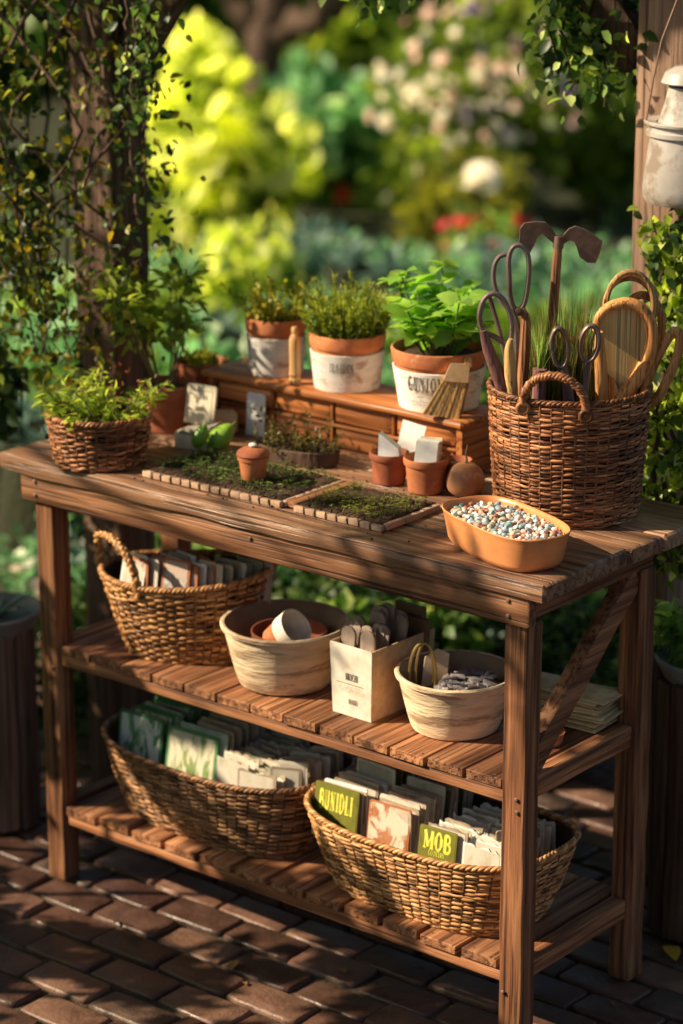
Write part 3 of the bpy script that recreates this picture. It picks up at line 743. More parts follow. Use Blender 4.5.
st.build('stems', STEMM, pb, 0); lf.build('foliage', L_SHRUB, pb, 0)
lb = MB()
Q = RNG.normal(size=(26, 3))*np.array([.045, .045, .010])+np.array([0, 0, .165]); leaves(lb, Q, RNG.normal(size=(26, 3)), .010, 'leaf'); lb.build('reddish_tips', leafmat('leaf_red', [(.100, .020, .015), (.220, .060, .030)], .3), pb, 0)
def terracotta_pot(name, label, cat, loc, rb, rt, h, mat=TERRA_D, group=None):
    root = thing(name, label, cat, loc, 0, group)
    body, colr, rc, zc = pot_profile(rb, rt, h, .26)
    MB().lathe(body+colr, 44, wob=.006).build('pot', mat, root); soil_disc(rt-.011, h*.86, root)
    return root
sp = terracotta_pot('potted_shrub', 'tall leafy shrub in a dark terracotta pot behind the round planter basket', 'potted plant', (-1.100, .312, H), .045, .058, .098)
st, lf = MB(), MB()
for k in range(11):
    a = RNG.random()*TAU; d = np.array([math.cos(a)*.38, math.sin(a)*.38, 1.])+RNG.normal(size=3)*.12; L = .17+.075*RNG.random()
    p0 = np.array([.018*math.cos(a), .018*math.sin(a), .08]); P = [p0, p0+d*L*.4+RNG.normal(size=3)*.006, p0+d*L*.75+RNG.normal(size=3)*.008, p0+d*L]
    st.tube(P, [.0028, .0022, .0016, .0008], 6)
    for q in range(12):
        t = .48+.55*RNG.random(); p = np.array([np.interp(t, [0, .4, .75, 1], [x[i] for x in P]) for i in range(3)])
        dd = rdir(1)[0]; dd[2] = dd[2]*.5+.1; tw = p+dd*(.02+.03*RNG.random()); st.tube([p, tw], .0006, 4)
        n = 3; leaves(lf, p+np.outer(np.linspace(.4, 1, n), tw-p), dd+RNG.normal(size=(n, 3))*.55, .020+.020*RNG.random(n), 'leaf', width=.8, var=np.clip(.3+.6*RNG.random(n)+.15*dd[2], 0, 1))
st.build('stems', STEMM, sp, 0); lf.build('foliage', L_FRESH, sp, 0)
sp2 = terracotta_pot('flower_pot', 'dark terracotta pot half hidden behind the leafy shrub pot', 'flower pot', (-1.145, .458, H), .040, .055, .108)
mb = MB(); n = 30; Q = np.zeros((n, 3)); Q[:, :2] = RNG.normal(size=(n, 2))*.018; Q[:, 2] = .1
leaves(mb, Q, RNG.normal(size=(n, 3))*.4+np.array([0, 0, .7]), .03, 'leaf'); mb.build('foliage', L_OLIVE, sp2, 0)

# seed packet card, lidded box, two green gourds, white card
def card(name, w, h, d, mats, label, cat, loc, rz, tilt=-12, group=None, corner=.004, bend=0.):
    o = MB().prism([(-w/2, 0), (w/2, 0), (w/2, h-corner), (w/2-corner, h), (-w/2+corner, h), (-w/2, h-corner)], -d/2, d/2).xf(Matrix.Rotation(math.radians(tilt), 4, 'X')).build(name, mats)
    o.location = loc; o.rotation_euler = (0, 0, rz)
    return tag(o, label, cat, group)
def ctext(o, txt, h, z, w=.8, dy=-.0027, tilt=-12, mat=INK, sq=.7, x=0):
    M = Matrix.Rotation(math.radians(tilt), 4, 'X')
    t = text_mesh(txt, h, lambda X, Y, i: tuple(M @ Vector((X+x, dy-.00002*(i % 5), z+Y))), sq, w); return t.build('lettering', mat, o)
sc1 = card('seed_card', .068, .078, .006, BEIGE, 'beige printed seed card standing behind the small lidded box', 'seed card', (-1.003, .296, H+.030), .15)
ctext(sc1, 'OIANARA', .0085, .050, 1., -.0036); ctext(sc1, 'ANIDI', .0095, .026, 1.1, -.0036)
mb = MB(); M = Matrix.Rotation(math.radians(-12), 4, 'X')
for a, c_ in (((-.027, .066), (.027, .0665)), ((-.027, .010), (-.027, .066)), ((.027, .010), (.027, .066))):
    mb.prism([(a[0]-.0004, a[1]), (a[0]+.0004, a[1]-.0006), (c_[0]+.0004, c_[1]), (c_[0]-.0004, c_[1]+.0006)], -.00345, -.0030, M=M)
mb.build('printed_frame', INK, sc1)
o = tag(MB().plank((-.045, -.010, 0), (.045, .022, .052), 0, 6, .010, .004).build('paper_pouch', PAPER), 'crumpled brown paper pouch behind the beige seed card', 'pouch'); o.location = (-1.0, .336, H); o.rotation_euler = (0, 0, .55)
bx = thing('small_box', 'small pale box with a grey-white cloth flap beside the green gourds', 'box', (-.968, .248, H), .30)
MB().plank((-.036, -.022, 0), (.036, .022, .032), 0, 4, .002, .0006).build('body', BEIGE, bx)
MB().prism([(-.036, .0), (.008, .004), (.036, .016), (.036, .020), (.006, .008), (-.036, .004)], -.023, .02).xf(Matrix.Translation((.012, -.002, .0325))).build('flap', ENAMEL, bx)
def gourd(label, loc, rx, ry, s_, L, tz):
    mb = MB(); n = 14; pr = [(s_*math.sin(PI*t)**.62*(1+.08*math.sin(2*PI*t))+.0003, L*(t-.5)) for t in np.linspace(0, 1, n)]
    mb.lathe(pr, 22, wob=.03, cap0=False); mb.xf(Matrix.Rotation(rx, 4, 'Y'))
    t = thing('green_gourd', label, 'gourd', loc, ry, 'green gourds on the seed tray'); o = mb.build('body', CUKE, t); o.location = (0, 0, tz)
    MB().tube([(L*.49*math.sin(rx), 0, tz+L*.49*math.cos(rx)), (L*.62*math.sin(rx), .002, tz+L*.62*math.cos(rx))], [.0022, .0012], 6).build('stalk', STEMG, t)
gourd('larger upright glossy green gourd leaning on the pale box', (-.900, .245, H+.004), .75, YAW, .0215, .070, .028)
gourd('smaller paler green gourd lying in front of the larger one', (-.912, .200, H+.019), .40, YAW, .0150, .052, .022)
card('plant_label', .044, .085, .003, WHITE, 'tall blank white card leaning on the left drawers of the riser', 'card', (-.936, .386, H), .1, -5)

# dark herb tray, oval
ht = thing('herb_tray', 'shallow dark oval tray of brownish creeping herb in front of the drawers', 'planter', (-.752, .298, H), .12)
MB().lathe([(.082, 0), (.088, .004), (.092, .030), (.088, .032), (.083, .026), (.08, .018)], 40, sy=.52, wob=.03).build('tray', BARK, ht)
MB().lathe([(.081, .020), (.05, .026), (.0005, .028)], 28, sy=.52, wob=.05, cap0=False).build('soil', SOIL, ht)
lf = MB()
for k in range(80):
    a = RNG.random()*TAU; q = math.sqrt(RNG.random()); p0 = np.array([.08*q*math.cos(a), .04*q*math.sin(a), .024]); d = np.array([math.cos(a)*.4, math.sin(a)*.3, 1])+RNG.normal(size=3)*.35
    L = .022+.035*RNG.random(); n = 15; t = RNG.random(n); leaves(lf, p0+np.outer(t, d*L), d*.5+RNG.normal(size=(n, 3))*.8, .006+.006*RNG.random(n), 'quad', width=1., var=np.clip(t*.7+RNG.random(n)*.3, 0, 1))
lf.build('foliage', L_BROWN, ht, 0)

# seedling trays with brick edging
def seed_tray(label, x0, x1, y0, y1, nblk, rot, dens, lmats):
    cx, cy = (x0+x1)/2, (y0+y1)/2; w, d = x1-x0, y1-y0
    t = thing('seedling_tray', label, 'seed tray', (cx, cy, H), rot, 'seedling trays on the bench top')
    M = MB(); n = 40; V = []; Fq = []
    for i in range(n+1):
        for j in range(24):
            x = -w/2+.004+(w-.008)*i/n; y = -d/2+.004+(d-.008)*j/23
            z = .0145+.0045*noise.noise(Vector((x*38, y*38, cx)))+.003*noise.noise(Vector((x*110, y*110, cy)))
            if i in (0, n) or j in (0, 23): z -= .004
            V.append((x, y, z))
    for i in range(n):
        for j in range(23): a = i*24+j; Fq.append((a, a+24, a+25, a+1))
    M.add(V, Fq, .5); M.plank((-w/2+.004, -d/2+.004, 0.0006), (w/2-.004, d/2-.004, .012), 0, 1, .001)
    M.build('soil', SOIL, t)
    E_ = MB(); tie = MB(); bl_ = w/nblk
    for i in range(nblk):
        E_.plank((-w/2+i*bl_+.0004, -d/2-.004, .0006), (-w/2+(i+1)*bl_-.0004, -d/2+.006, .0120+RNG.normal()*.0004), 0, 3, .0012, .0008)
        x = -w/2+i*bl_
        if i and RNG.random() < .95: E_.tube([(x, -d/2-.0052, .0008), (x+RNG.normal()*.001, -d/2-.0054, .009), (x+RNG.normal()*.0015, -d/2-.004, .017), (x+RNG.normal()*.002, -d/2+.012, .019)], .0012, 5, mi=1)
    nb2 = max(2, int(d/.05))
    for i in range(nb2):
        E_.plank((w/2-.006, -d/2+.008+i*(d-.01)/nb2+.0004, .0006), (w/2+.004, -d/2+.008+(i+1)*(d-.01)/nb2-.0004, .0120), 1, 3, .0012, .0008)
    E_.build('edging', [EDGE, BARK], t)
    st, lf = MB(), MB()
    for k in range(dens):
        x = (RNG.random()-.5)*(w-.02); y = (RNG.random()-.5)*(d-.02)
        if noise.noise(Vector((x*16+cx*9, y*16, 3))) < -.32: continue
        h_ = .003+.009*RNG.random(); p = np.array([x, y, .016]); tp = p+np.array([RNG.normal()*.003, RNG.normal()*.003, h_])
        lf.tube([p, tp], .0005, 3, cap=False); m_ = int(RNG.integers(2, 5)); a = RNG.random()*TAU+np.arange(m_)*TAU/m_
        leaves(lf, np.repeat(tp[None], m_, 0), np.stack([np.cos(a), np.sin(a), .35+0*a], -1), .0028+.0038*RNG.random(), 'quad', width=1.3, nrm=np.tile([[0, 0, 1.]], (m_, 1)), var=np.clip(np.full(m_, RNG.random())+RNG.normal(size=m_)*.1, 0, 1))
    sd = lf.build('seedlings', lmats, t, 0); sd['kind'] = 'stuff'
    return t
EDGE = simple('edging_block', (.36, .22, .14), (.48, .33, .23), 80, .8, .4, vary=.2)
seed_tray('longer soil tray of sprouting seedlings with pale block edging, left one', -.906, -.572, .036, .222, 14, .02, 820, L_SEED)
seed_tray('shorter soil tray of sparse seedlings with pale block edging, right one', -.540, -.342, .040, .208, 8, .02, 420, leafmat('leaf_sparse', [(.060, .070, .015), (.140, .160, .030), (.280, .280, .070)], .35))
mb = MB(); mb.plank((-.574, .05, H+.001), (-.545, .22, H+.012), 1, 8, .002, .001)
tag(mb.build('wooden_strip', W[1]), 'dark flat wooden strip lying between the two seedling trays', 'strip')

cr = MB()
for k in range(260):
    tx, ty = ((-.74, .13) if RNG.random() < .6 else (-.44, .12)); x, y = tx+RNG.normal()*.15, ty+RNG.normal()*.075
    if not (-1.15 < x < 0. and -.015 < y < .37): continue
    s_ = .0008+.0022*RNG.random()**2
    cr.lathe([(s_*.6, 0), (s_, s_*.5), (s_*.5, s_*1.1), (.0001, s_*1.2)], 5, (x, y, H+.0003), wob=.4)
tag(cr.build('soil_crumbs', SOIL), 'spilled crumbs of dark soil scattered on the tabletop around the seedling trays', 'soil', kind='stuff')
lp = thing('lidded_pot', 'tiny terracotta pot with a lid and white knob standing on the longer seedling tray', 'lidded pot', (-.690, .100, H+.0205))
MB().lathe([(.0205, 0), (.022, .002), (.0265, .036), (.029, .037), (.0295, .043), (.027, .044)], 36).build('pot', TERRA, lp)
MB().lathe([(.030, .0445), (.031, .047), (.029, .052), (.020, .058), (.010, .060), (.0005, .0605)], 36).build('lid', TERRA_D, lp)
MB().lathe([(.004, .0605), (.0075, .062), (.008, .0645), (.005, .067), (.0005, .0675)], 16).build('knob', WHITE, lp)

def small_pot(label, loc, rb, rt, h, mat):
    root = thing('small_pot', label, 'flower pot', loc, 0, 'small terracotta pots before the drawers')
    body, colr, rc, zc = pot_profile(rb, rt, h, .22, .003, .004)
    MB().lathe(body+colr, 36, wob=.008).build('pot', mat, root); soil_disc(rt-.008, h*.80, root, mound=.002)
small_pot('small dark terracotta pot with one tilted white block in it', (-.523, .292, H), .030, .038, .060, TERRA_D)
small_pot('small orange terracotta pot holding a stack of white cards', (-.436, .290, H), .033, .0425, .066, TERRA)
small_pot('small dark pot half hidden behind the round brown gourd', (-.412, .352, H), .024, .030, .052, TERRA_D)
o = tag(MB().prism([(-.020, 0), (.022, 0), (.020, .022), (-.016, .050)], -.008, .010).build('white_block', WHITE), 'wedge-shaped white block sticking out of the small dark pot', 'block'); o.location = (-.519, .287, H+.048); o.rotation_euler = (0, -.05, .35)
o = tag(MB().prism([(-.024, 0), (.024, 0), (.025, .062), (-.025, .062)], -.0015, .0015).xf(Matrix.Rotation(math.radians(-10), 4, 'X') @ Matrix.Rotation(.16, 4, 'Y')).build('white_card', WHITE), 'square white card leaning on the drawers behind the two small pots', 'card'); o.location = (-.535, .362, H+.036); o.rotation_euler = (0, 0, .22)
cs = thing('card_stack', 'stack of cream cards standing upright in the small orange pot', 'cards', (-.433, .290, H+.054), .35)
for k in range(6):
    o = MB().prism([(-.021, 0), (.021, 0), (.0215, .044+RNG.normal()*.0015), (-.0205, .043+RNG.normal()*.001)], -.002, .0025).xf(Matrix.Rotation(math.radians(-6), 4, 'X') @ Matrix.Rotation(.06+RNG.normal()*.02, 4, 'Y')).build('card', WHITE if k < 3 else BEIGE, cs); o.location = (RNG.normal()*.001, -.012+k*.0052, 0)
gd = thing('dried_gourd', 'round brown dried gourd with thin upright stem beside the orange dish', 'gourd', (-.362, .312, H))
pr = [(.041*math.sin(PI*t)**.75*(1-.28*t)+.0003, .060*(1-math.cos(PI*t))/2*1.05) for t in np.linspace(.08, 1, 14)]
MB().lathe(pr, 34, wob=.05).build('body', GOURD, gd)
MB().tube([(0, 0, .058), (.002, 0, .068), (-.001, .001, .080), (.002, .002, .096)], [.004, .0022, .0016, .0012], 7).build('stem', STEMM, gd)

# ================================================================== ORANGE DISH + PEBBLES
DC = np.array([-.106, .080]); DR = -.36
dish = thing('oval_dish', 'orange rounded oblong dish full of coloured pebbles near the front right corner', 'dish', (DC[0], DC[1], H), DR)
mb = MB(); M_ = 72; rows = [(.098, .047, 0), (.108, .055, .002), (.116, .060, .012), (.124, .0655, .052), (.1265, .068, .060), (.1275, .0688, .0625), (.126, .0675, .064), (.1235, .0655, .063), (.121, .063, .056), (.114, .058, .016), (.10, .05, .007)]
V = []
for a, b_, z in rows:
    X, Y = ring(a*1.07, b_*1.07, 3.1, M_); V += list(zip(X, Y, [z]*M_))
Fq = [(r*M_+j, r*M_+(j+1) % M_, (r+1)*M_+(j+1) % M_, (r+1)*M_+j) for r in range(len(rows)-1) for j in range(M_)]
Fq += [tuple(range(M_))[::-1], tuple(range((len(rows)-1)*M_, len(rows)*M_))]
mb.add(V, Fq, .5); mb.build('body', DISHM, dish, 50)
def pebmat(name, c, r=.5): return simple(name, c, tuple(x*.75 for x in c), 130, r, .3, .0008, vary=.1)
PEB = [('off-white pebble in the orange dish', pebmat('pebble_white', (.85, .80, .72))), ('pink pebble in the orange dish', pebmat('pebble_pink', (.72, .40, .31))),
       ('teal-grey pebble in the orange dish', pebmat('pebble_teal', (.27, .43, .42))), ('tan pebble in the orange dish', pebmat('pebble_tan', (.70, .52, .36))),
       ('slate-blue pebble in the orange dish', pebmat('pebble_blue', (.27, .31, .38))), ('brick-red pebble in the orange dish', pebmat('pebble_red', (.32, .11, .07)))]
pm = []
for k in range(6):
    bm_ = MB(); pr = [(.0052*math.sin(PI*t)**.85+.0001, .0042*(1-math.cos(PI*t))) for t in np.linspace(0, 1, 7)]
    bm_.lathe(pr, 9, wob=.25, cap0=False, sx=1+.25*RNG.random(), sy=.85+.15*RNG.random()); pm.append(bm_)
peb_mesh = {}
for k, bm_ in enumerate(pm):
    for ci, (lab, mat) in enumerate(PEB):
        o = bm_.build('pebble', mat); peb_mesh[k, ci] = o.data; bpy.data.objects.remove(o)
cR, sR = math.cos(DR), math.sin(DR); cnt = 0
for lay, (zz, sp_) in enumerate(((.0475, .0103),)):
    for j in range(-8, 9):
        for i in range(-14, 15):
            x = (i+(.5 if j % 2 else 0)+.5*lay)*sp_+RNG.normal()*.0012; y = j*sp_*.87+.3*lay*sp_+RNG.normal()*.0012
            if (abs(x)/.121)**3.1+(abs(y)/.060)**3.1 > 1: continue
            if lay == 1 and RNG.random() < .13: continue
            ci = RNG.choice(6, p=[.27, .2, .17, .16, .12, .08]); k = RNG.integers(6)
            o = bpy.data.objects.new('pebble', peb_mesh[k, ci]); col.objects.link(o)
            o.location = (DC[0]+x*cR-y*sR, DC[1]+x*sR+y*cR, H+zz+RNG.normal()*.0018+.005*(1-(x/.125)**2)); o.rotation_euler = tuple(RNG.random(3)*TAU*np.array([.12, .12, 1]))
            s_ = .88+.3*RNG.random(); o.scale = (s_, s_, s_); cnt += 1
            tag(o, PEB[ci][0], 'pebble', PEB[ci][0].replace(' pebble', ' pebbles'))
X, Y = ring(.122, .061, 3.1, 40)
MB().add(np.stack([X, Y, 0*X+.0485], -1), [tuple(range(40))], .3, smooth=False).build('gravel_bed', SOIL, dish)
# ================================================================== TOOL BASKET
TB = np.array([-.170, .357, H])
tb, f = wicker_basket('tall round reddish wicker basket crammed with garden tools at the right end of the bench', tuple(TB), YAW, .230, .126, .122, .142, .138, 2., 48, 42, .0026, WK_RED, curve=.75)
def arch(p0, p1, h, lean, n=40, power=.75):
    p0, p1 = np.array(p0), np.array(p1); P = []
    for t in np.linspace(0, 1, n):
        P.append(p0*(.5+.5*math.cos(PI*t))+p1*(.5-.5*math.cos(PI*t))+np.array([0, 0, h*math.sin(PI*t)**power])+np.array(lean)*math.sin(PI*t))
    return np.array(P)
for sgn, (xa, xb) in ((-1, (-.090, .016)), (1, (-.05, .055))):
    ya, yb = [sgn*math.sqrt(.145**2-x*x) for x in (xa, xb)]
    P = arch((xa, ya, .218), (xb, yb, .212), .066, (0, sgn*.012, 0)); mb = braid(MB(), P, .0042, .0048, 9, 3, False)
    for p in (P[0], P[-1]):
        c = [(p[0]+.009*math.cos(t), p[1]+sgn*.004, p[2]+.009*math.sin(t)) for t in np.linspace(0, TAU, 14, endpoint=False)]
        mb.tube(c, .0048, 7, True); mb.tube([(p[0], p[1]-sgn*.004, p[2]), (p[0], p[1]+sgn*.008, p[2])], .006, 8)
    mb.build('handle', WK_RED, tb, 0)
_d = TB-CAM; _k = _d@FW; TU, TV, TS = 341.5+F_PX*(_d@RT)/_k, 512-F_PX*(_d@UP)/_k, F_PX/_k
TU += 5; TV -= 4
def lt(a, b, y=0.):   # tracing units of the tool drawing -> basket-local metres at depth y
    x = ((a/3.063+460)-TU)/TS; zi = (TV-(b/3.063+210))/TS
    return (x, y, (zi-y*math.sin(PITCH))/math.cos(PITCH))
def tool(name, label, cat, group=None): return thing(name, label, cat, tuple(TB), YAW, group)
def path(pts, y0=0., y1=None, closed=False, sm=3):
    n = len(pts); y1 = y0 if y1 is None else y1
    P = np.array([lt(a, b, y0+(y1-y0)*i/max(1, n-1)) for i, (a, b) in enumerate(pts)])
    # Catmull-Rom smoothing
    out = []
    m = n if closed else n-1
    for i in range(m):
        g = (lambda k: P[k % n]) if closed else (lambda k: P[min(max(k, 0), n-1)])
        p0, p1, p2, p3 = g(i-1), g(i), g(i+1), g(i+2)
        for t in np.arange(sm)/sm: out.append(.5*((2*p1)+(-p0+p2)*t+(2*p0-5*p1+4*p2-p3)*t*t+(-p0+3*p1-3*p2+p3)*t**3))
    if not closed: out.append(P[-1])
    return np.array(out)
def rad(n, *rs): return np.interp(np.linspace(0, 1, n), np.linspace(0, 1, len(rs)), rs)
# double-bladed hoe
t = tool('double_hoe', 'rusty two-winged hoe head on a shaft, the tallest tool in the basket', 'hoe')
pol = [(185, 112), (188, 62), (200, 46), (238, 42), (264, 44), (285, 64), (298, 84), (318, 82), (334, 63), (354, 55), (386, 66), (436, 98), (428, 134), (417, 162), (392, 161), (368, 144), (360, 118), (350, 100), (338, 96), (318, 106), (290, 105), (270, 90), (254, 76), (240, 88), (228, 116), (218, 134), (202, 118)]
P3 = [lt(a, b, .05) for a, b in pol]
MB().prism([(p[0], p[2]) for p in P3], .0455, .0535).build('head', RUST, t)
P = path([(304, 92), (300, 160), (292, 300), (284, 440), (276, 640)], .0495, .04); MB().tube(P, rad(len(P), .0075, .0085, .010, .0105), 12).build('shaft', W[2], t)
MB().tube([lt(306, 84, .0495), lt(303, 120, .0495)], [.0095, .0095], 12).build('collar', RUST, t)
# tall loop-handled shears
t = tool('garden_shears', 'tall grey loop-handled shears standing beside the hoe', 'shears', 'loop-handled shears in the tool basket')
P = path([(155, 210), (152, 160), (160, 128), (178, 116), (198, 124), (210, 148), (214, 195), (209, 252), (200, 290), (184, 304), (168, 294), (158, 258)], .02, .02, True); MB().tube(P, .0045, 10, True).build('loop_handle', STEEL, t)
P = path([(152, 140), (128, 146), (112, 170), (109, 210), (118, 248), (136, 280), (160, 306)], .035, .03); MB().tube(P, .0043, 10).build('loop_handle', STEEL, t)
P = path([(192, 300), (206, 335), (205, 420), (200, 520), (196, 650)], .02, .01); MB().tube(P, rad(len(P), .006, .010, .0105, .009), 10).build('shank', W[2], t)
P = path([(164, 302), (178, 345), (184, 440), (184, 650)], .03, .02); MB().tube(P, rad(len(P), .005, .0085, .008), 10).build('shank', STEEL, t)
MB().lathe([(.0005, -.004), (.007, -.003), (.007, .003), (.0005, .004)], 14).xf(Matrix.Translation(lt(186, 312, .01)) @ Matrix.Rotation(PI/2, 4, 'X')).build('pivot', RUST, t)
# left shears
t = tool('garden_shears', 'wide-looped shears with a purple-brown arm, leftmost tool in the basket', 'shears', 'loop-handled shears in the tool basket')
P = path([(63, 335), (70, 292), (88, 269), (112, 266), (136, 286), (153, 322), (160, 362), (156, 400), (140, 408), (116, 394), (96, 384), (76, 376)], -.03, -.03, True); MB().tube(P, .0048, 10, True).build('loop_handle', STEEL, t)
P = path([(92, 272), (108, 320), (130, 392), (150, 480), (160, 650)], -.022, -.01); MB().tube(P, rad(len(P), .004, .004, .006), 8).build('loop_handle', STEEL, t)
P = path([(74, 372), (92, 430), (118, 490), (142, 560), (160, 660)], -.034, -.02); MB().tube(P, rad(len(P), .0062, .0105, .0125, .0125, .012), 12).build('arm', PURPW, t)
t = tool('wooden_dibber', 'pale spindle-shaped wooden dibber between the leftmost shears and the wicker handle', 'dibber')
P = path([(156, 398), (152, 430), (158, 500), (168, 570), (176, 660)], -.045, -.03); MB().tube(P, rad(len(P), .0035, .0085, .0115, .009, .006), 14).build('body', SPINW, t)
# stick with grass bunch
t = tool('handled_stick', 'short purple-brown stick behind the arched wicker handle', 'stick')
P = path([(244, 484), (243, 540), (240, 660)], -.05, -.04); MB().tube(P, rad(len(P), .0125, .012, .012), 14).build('body', PURPW, t)
# two loop scoops
for (cx, cy, rx_, ry_, ti, sh, lab) in ((301, 424, 24, 56, -.12, [(312, 476), (332, 540), (346, 600), (352, 660)], 'slim metal loop hook leaning right, just right of the wicker handle'),
                                       (389, 412, 27, 52, .12, [(384, 464), (384, 530), (380, 660)], 'upright metal loop hook with straight thin shank in the middle of the tool basket')):
    t = tool('loop_hook', lab, 'garden tool', 'metal loop hooks in the tool basket')
    pts = [(cx+rx_*math.cos(a)*math.cos(ti)-ry_*math.sin(a)*math.sin(ti), cy+rx_*math.cos(a)*math.sin(ti)+ry_*math.sin(a)*math.cos(ti)) for a in np.linspace(0, TAU, 18, endpoint=False)]
    P = path(pts, -.05, -.05, True); MB().tube(P, .0048, 10, True, flat=1.5).build('loop', STEEL, t)
    P = path(sh, -.05, -.03); MB().tube(P, rad(len(P), .0075, .0055, .0055), 10).build('shank', STEEL, t)
t = tool('wooden_dowel', 'round orange-brown wooden dowel between the loop hook and the oval paddle', 'dowel')
P = path([(420, 376), (424, 430), (432, 520), (438, 660)], -.035, -.02); MB().tube(P, rad(len(P), .006, .010, .0115, .011), 14).build('body', TOOLW, t)
t = tool('purple_peg', 'flat purple-grey wooden slip beside the leaning loop hook', 'peg')
P = path([(322, 500), (335, 560), (345, 660)], -.03, -.02); MB().tube(P, rad(len(P), .006, .010, .010), 10).build('body', PURPW, t)
# oval paddle
t = tool('oval_paddle', 'oval pale wooden paddle with a thick bent-wood rim on the right of the basket', 'paddle')
P = path([(412, 372), (418, 335), (440, 308), (470, 294), (505, 290), (545, 305), (574, 345), (581, 400), (570, 452), (542, 510), (505, 560), (476, 610), (460, 670)], -.02, -.01)
MB().tube(P, rad(len(P), .006, .009, .0105, .012, .0135, .014), 12).build('bent_rim', TOOLW, t)
pol = [(414, 372), (420, 338), (442, 312), (472, 298), (505, 294), (543, 310), (568, 348), (574, 400), (562, 450), (536, 506), (512, 524), (480, 520), (455, 498), (438, 450), (422, 410)]
P3 = [lt(a, b, -.012) for a, b in pol]; MB().prism([(p[0], p[2]) for p in P3], -.0145, -.0095).build('blade', SPINW, t)
# big loops behind
t = tool('vine_hoop', 'large pale hoop of bent vine standing behind the oval paddle', 'hoop')
mb = MB()
for k in range(4):
    o1, o2 = RNG.normal()*4, RNG.normal()*4; P = path([(524+o1+(70+3*k)*math.cos(a), 290+o2+(98-3*k)*math.sin(a)) for a in np.linspace(0, TAU, 20, endpoint=False)], .028+.006*k, .028+.006*k, True); mb.tube(P, .0048, 8, True)
P = path([(478, 360), (470, 460), (470, 660)], .03, .02); mb.tube(P, .006, 8); mb.build('coil', PALEW, t)
t = tool('wooden_hoop', 'brown bent-wood hoop peeking out right of the pale vine hoop', 'hoop')
mb = MB(); P = path([(563+62*math.cos(a), 352+96*math.sin(a)) for a in np.linspace(0, TAU, 20, endpoint=False)], .055, .055, True); mb.tube(P, .0075, 9, True)
P = path([(560, 445), (545, 540), (520, 660)], .055, .03); mb.tube(P, .008, 9); mb.build('ring', TOOLW, t)
t = tool('loop_handle_tool', 'long stretched wooden loop with a white ferrule leaning out at the far right', 'garden tool')
P = path([(566, 572), (572, 525), (598, 455), (628, 396), (650, 371), (666, 386), (664, 432), (644, 490), (612, 558), (586, 584)], -.01, -.01, True); MB().tube(P, .0088, 12, True).build('loop', TOOLW, t)
P = path([(568, 560), (540, 592), (510, 640), (490, 690)], -.01, .0); MB().tube(P, rad(len(P), .007, .0085, .008), 12).build('ferrule', ENAMEL, t)
# grass
gb = tool('grass_bunch', 'bunch of thin green and straw-coloured grass standing among the tools', 'grass bunch')
lf = MB()
for k in range(900):
    a = RNG.random(); base = np.array(lt(250+150*a, 640, .012+abs(RNG.normal())*.025)); base[2] = .06
    tip = np.array(lt(232+a*205+RNG.normal()*10, 190+250*RNG.random()**.8+40*abs(a-.6), .02+abs(RNG.normal())*.03))
    d = tip-base; L = np.linalg.norm(d)
    leaves(lf, [base], [d], [L], 'blade', width=.26*.2/L*(.6+.6*RNG.random()), nrm=RNG.normal(size=(1, 3)))
lf.build('blades', leafmat('leaf_grass', [(.06, .11, .02), (.14, .19, .04), (.26, .20, .09), (.20, .12, .09)], .35), gb, 0)
lf = MB()
for k in range(110):
    base = np.array(lt(244+RNG.normal()*5, 500, -.05)); tip = np.array(lt(246+RNG.normal()*16, 330+90*RNG.random(), -.05+RNG.normal()*.01)); d = tip-base
    leaves(lf, [base], [d], [np.linalg.norm(d)], 'blade', width=.16, nrm=RNG.normal(size=(1, 3)))
lf.build('young_blades', L_MID, gb, 0)

# ================================================================== MIDDLE SHELF
MZ = .5025
mbk, f = wicker_basket('honey-coloured wicker basket with an arched end handle on the middle shelf', (-.910, .158, MZ), .52, .158, .115, .090, .170, .122, 2.2, 25, 46, .0032, WK_GOLD, rimf=lambda x, y: .014*x*x+.010*x)
P = arch((-.174, .004, .146), (-.074, -.112, .138), .102, (-.016, -.014, 0), 44, .5)
mb = MB(); mb.tube(P, .0078, 8, var=.3); braid(mb, P, .0062, .0046, 30, 2, False, var=.8); mb.build('handle', WK_GOLD, mbk, 0)

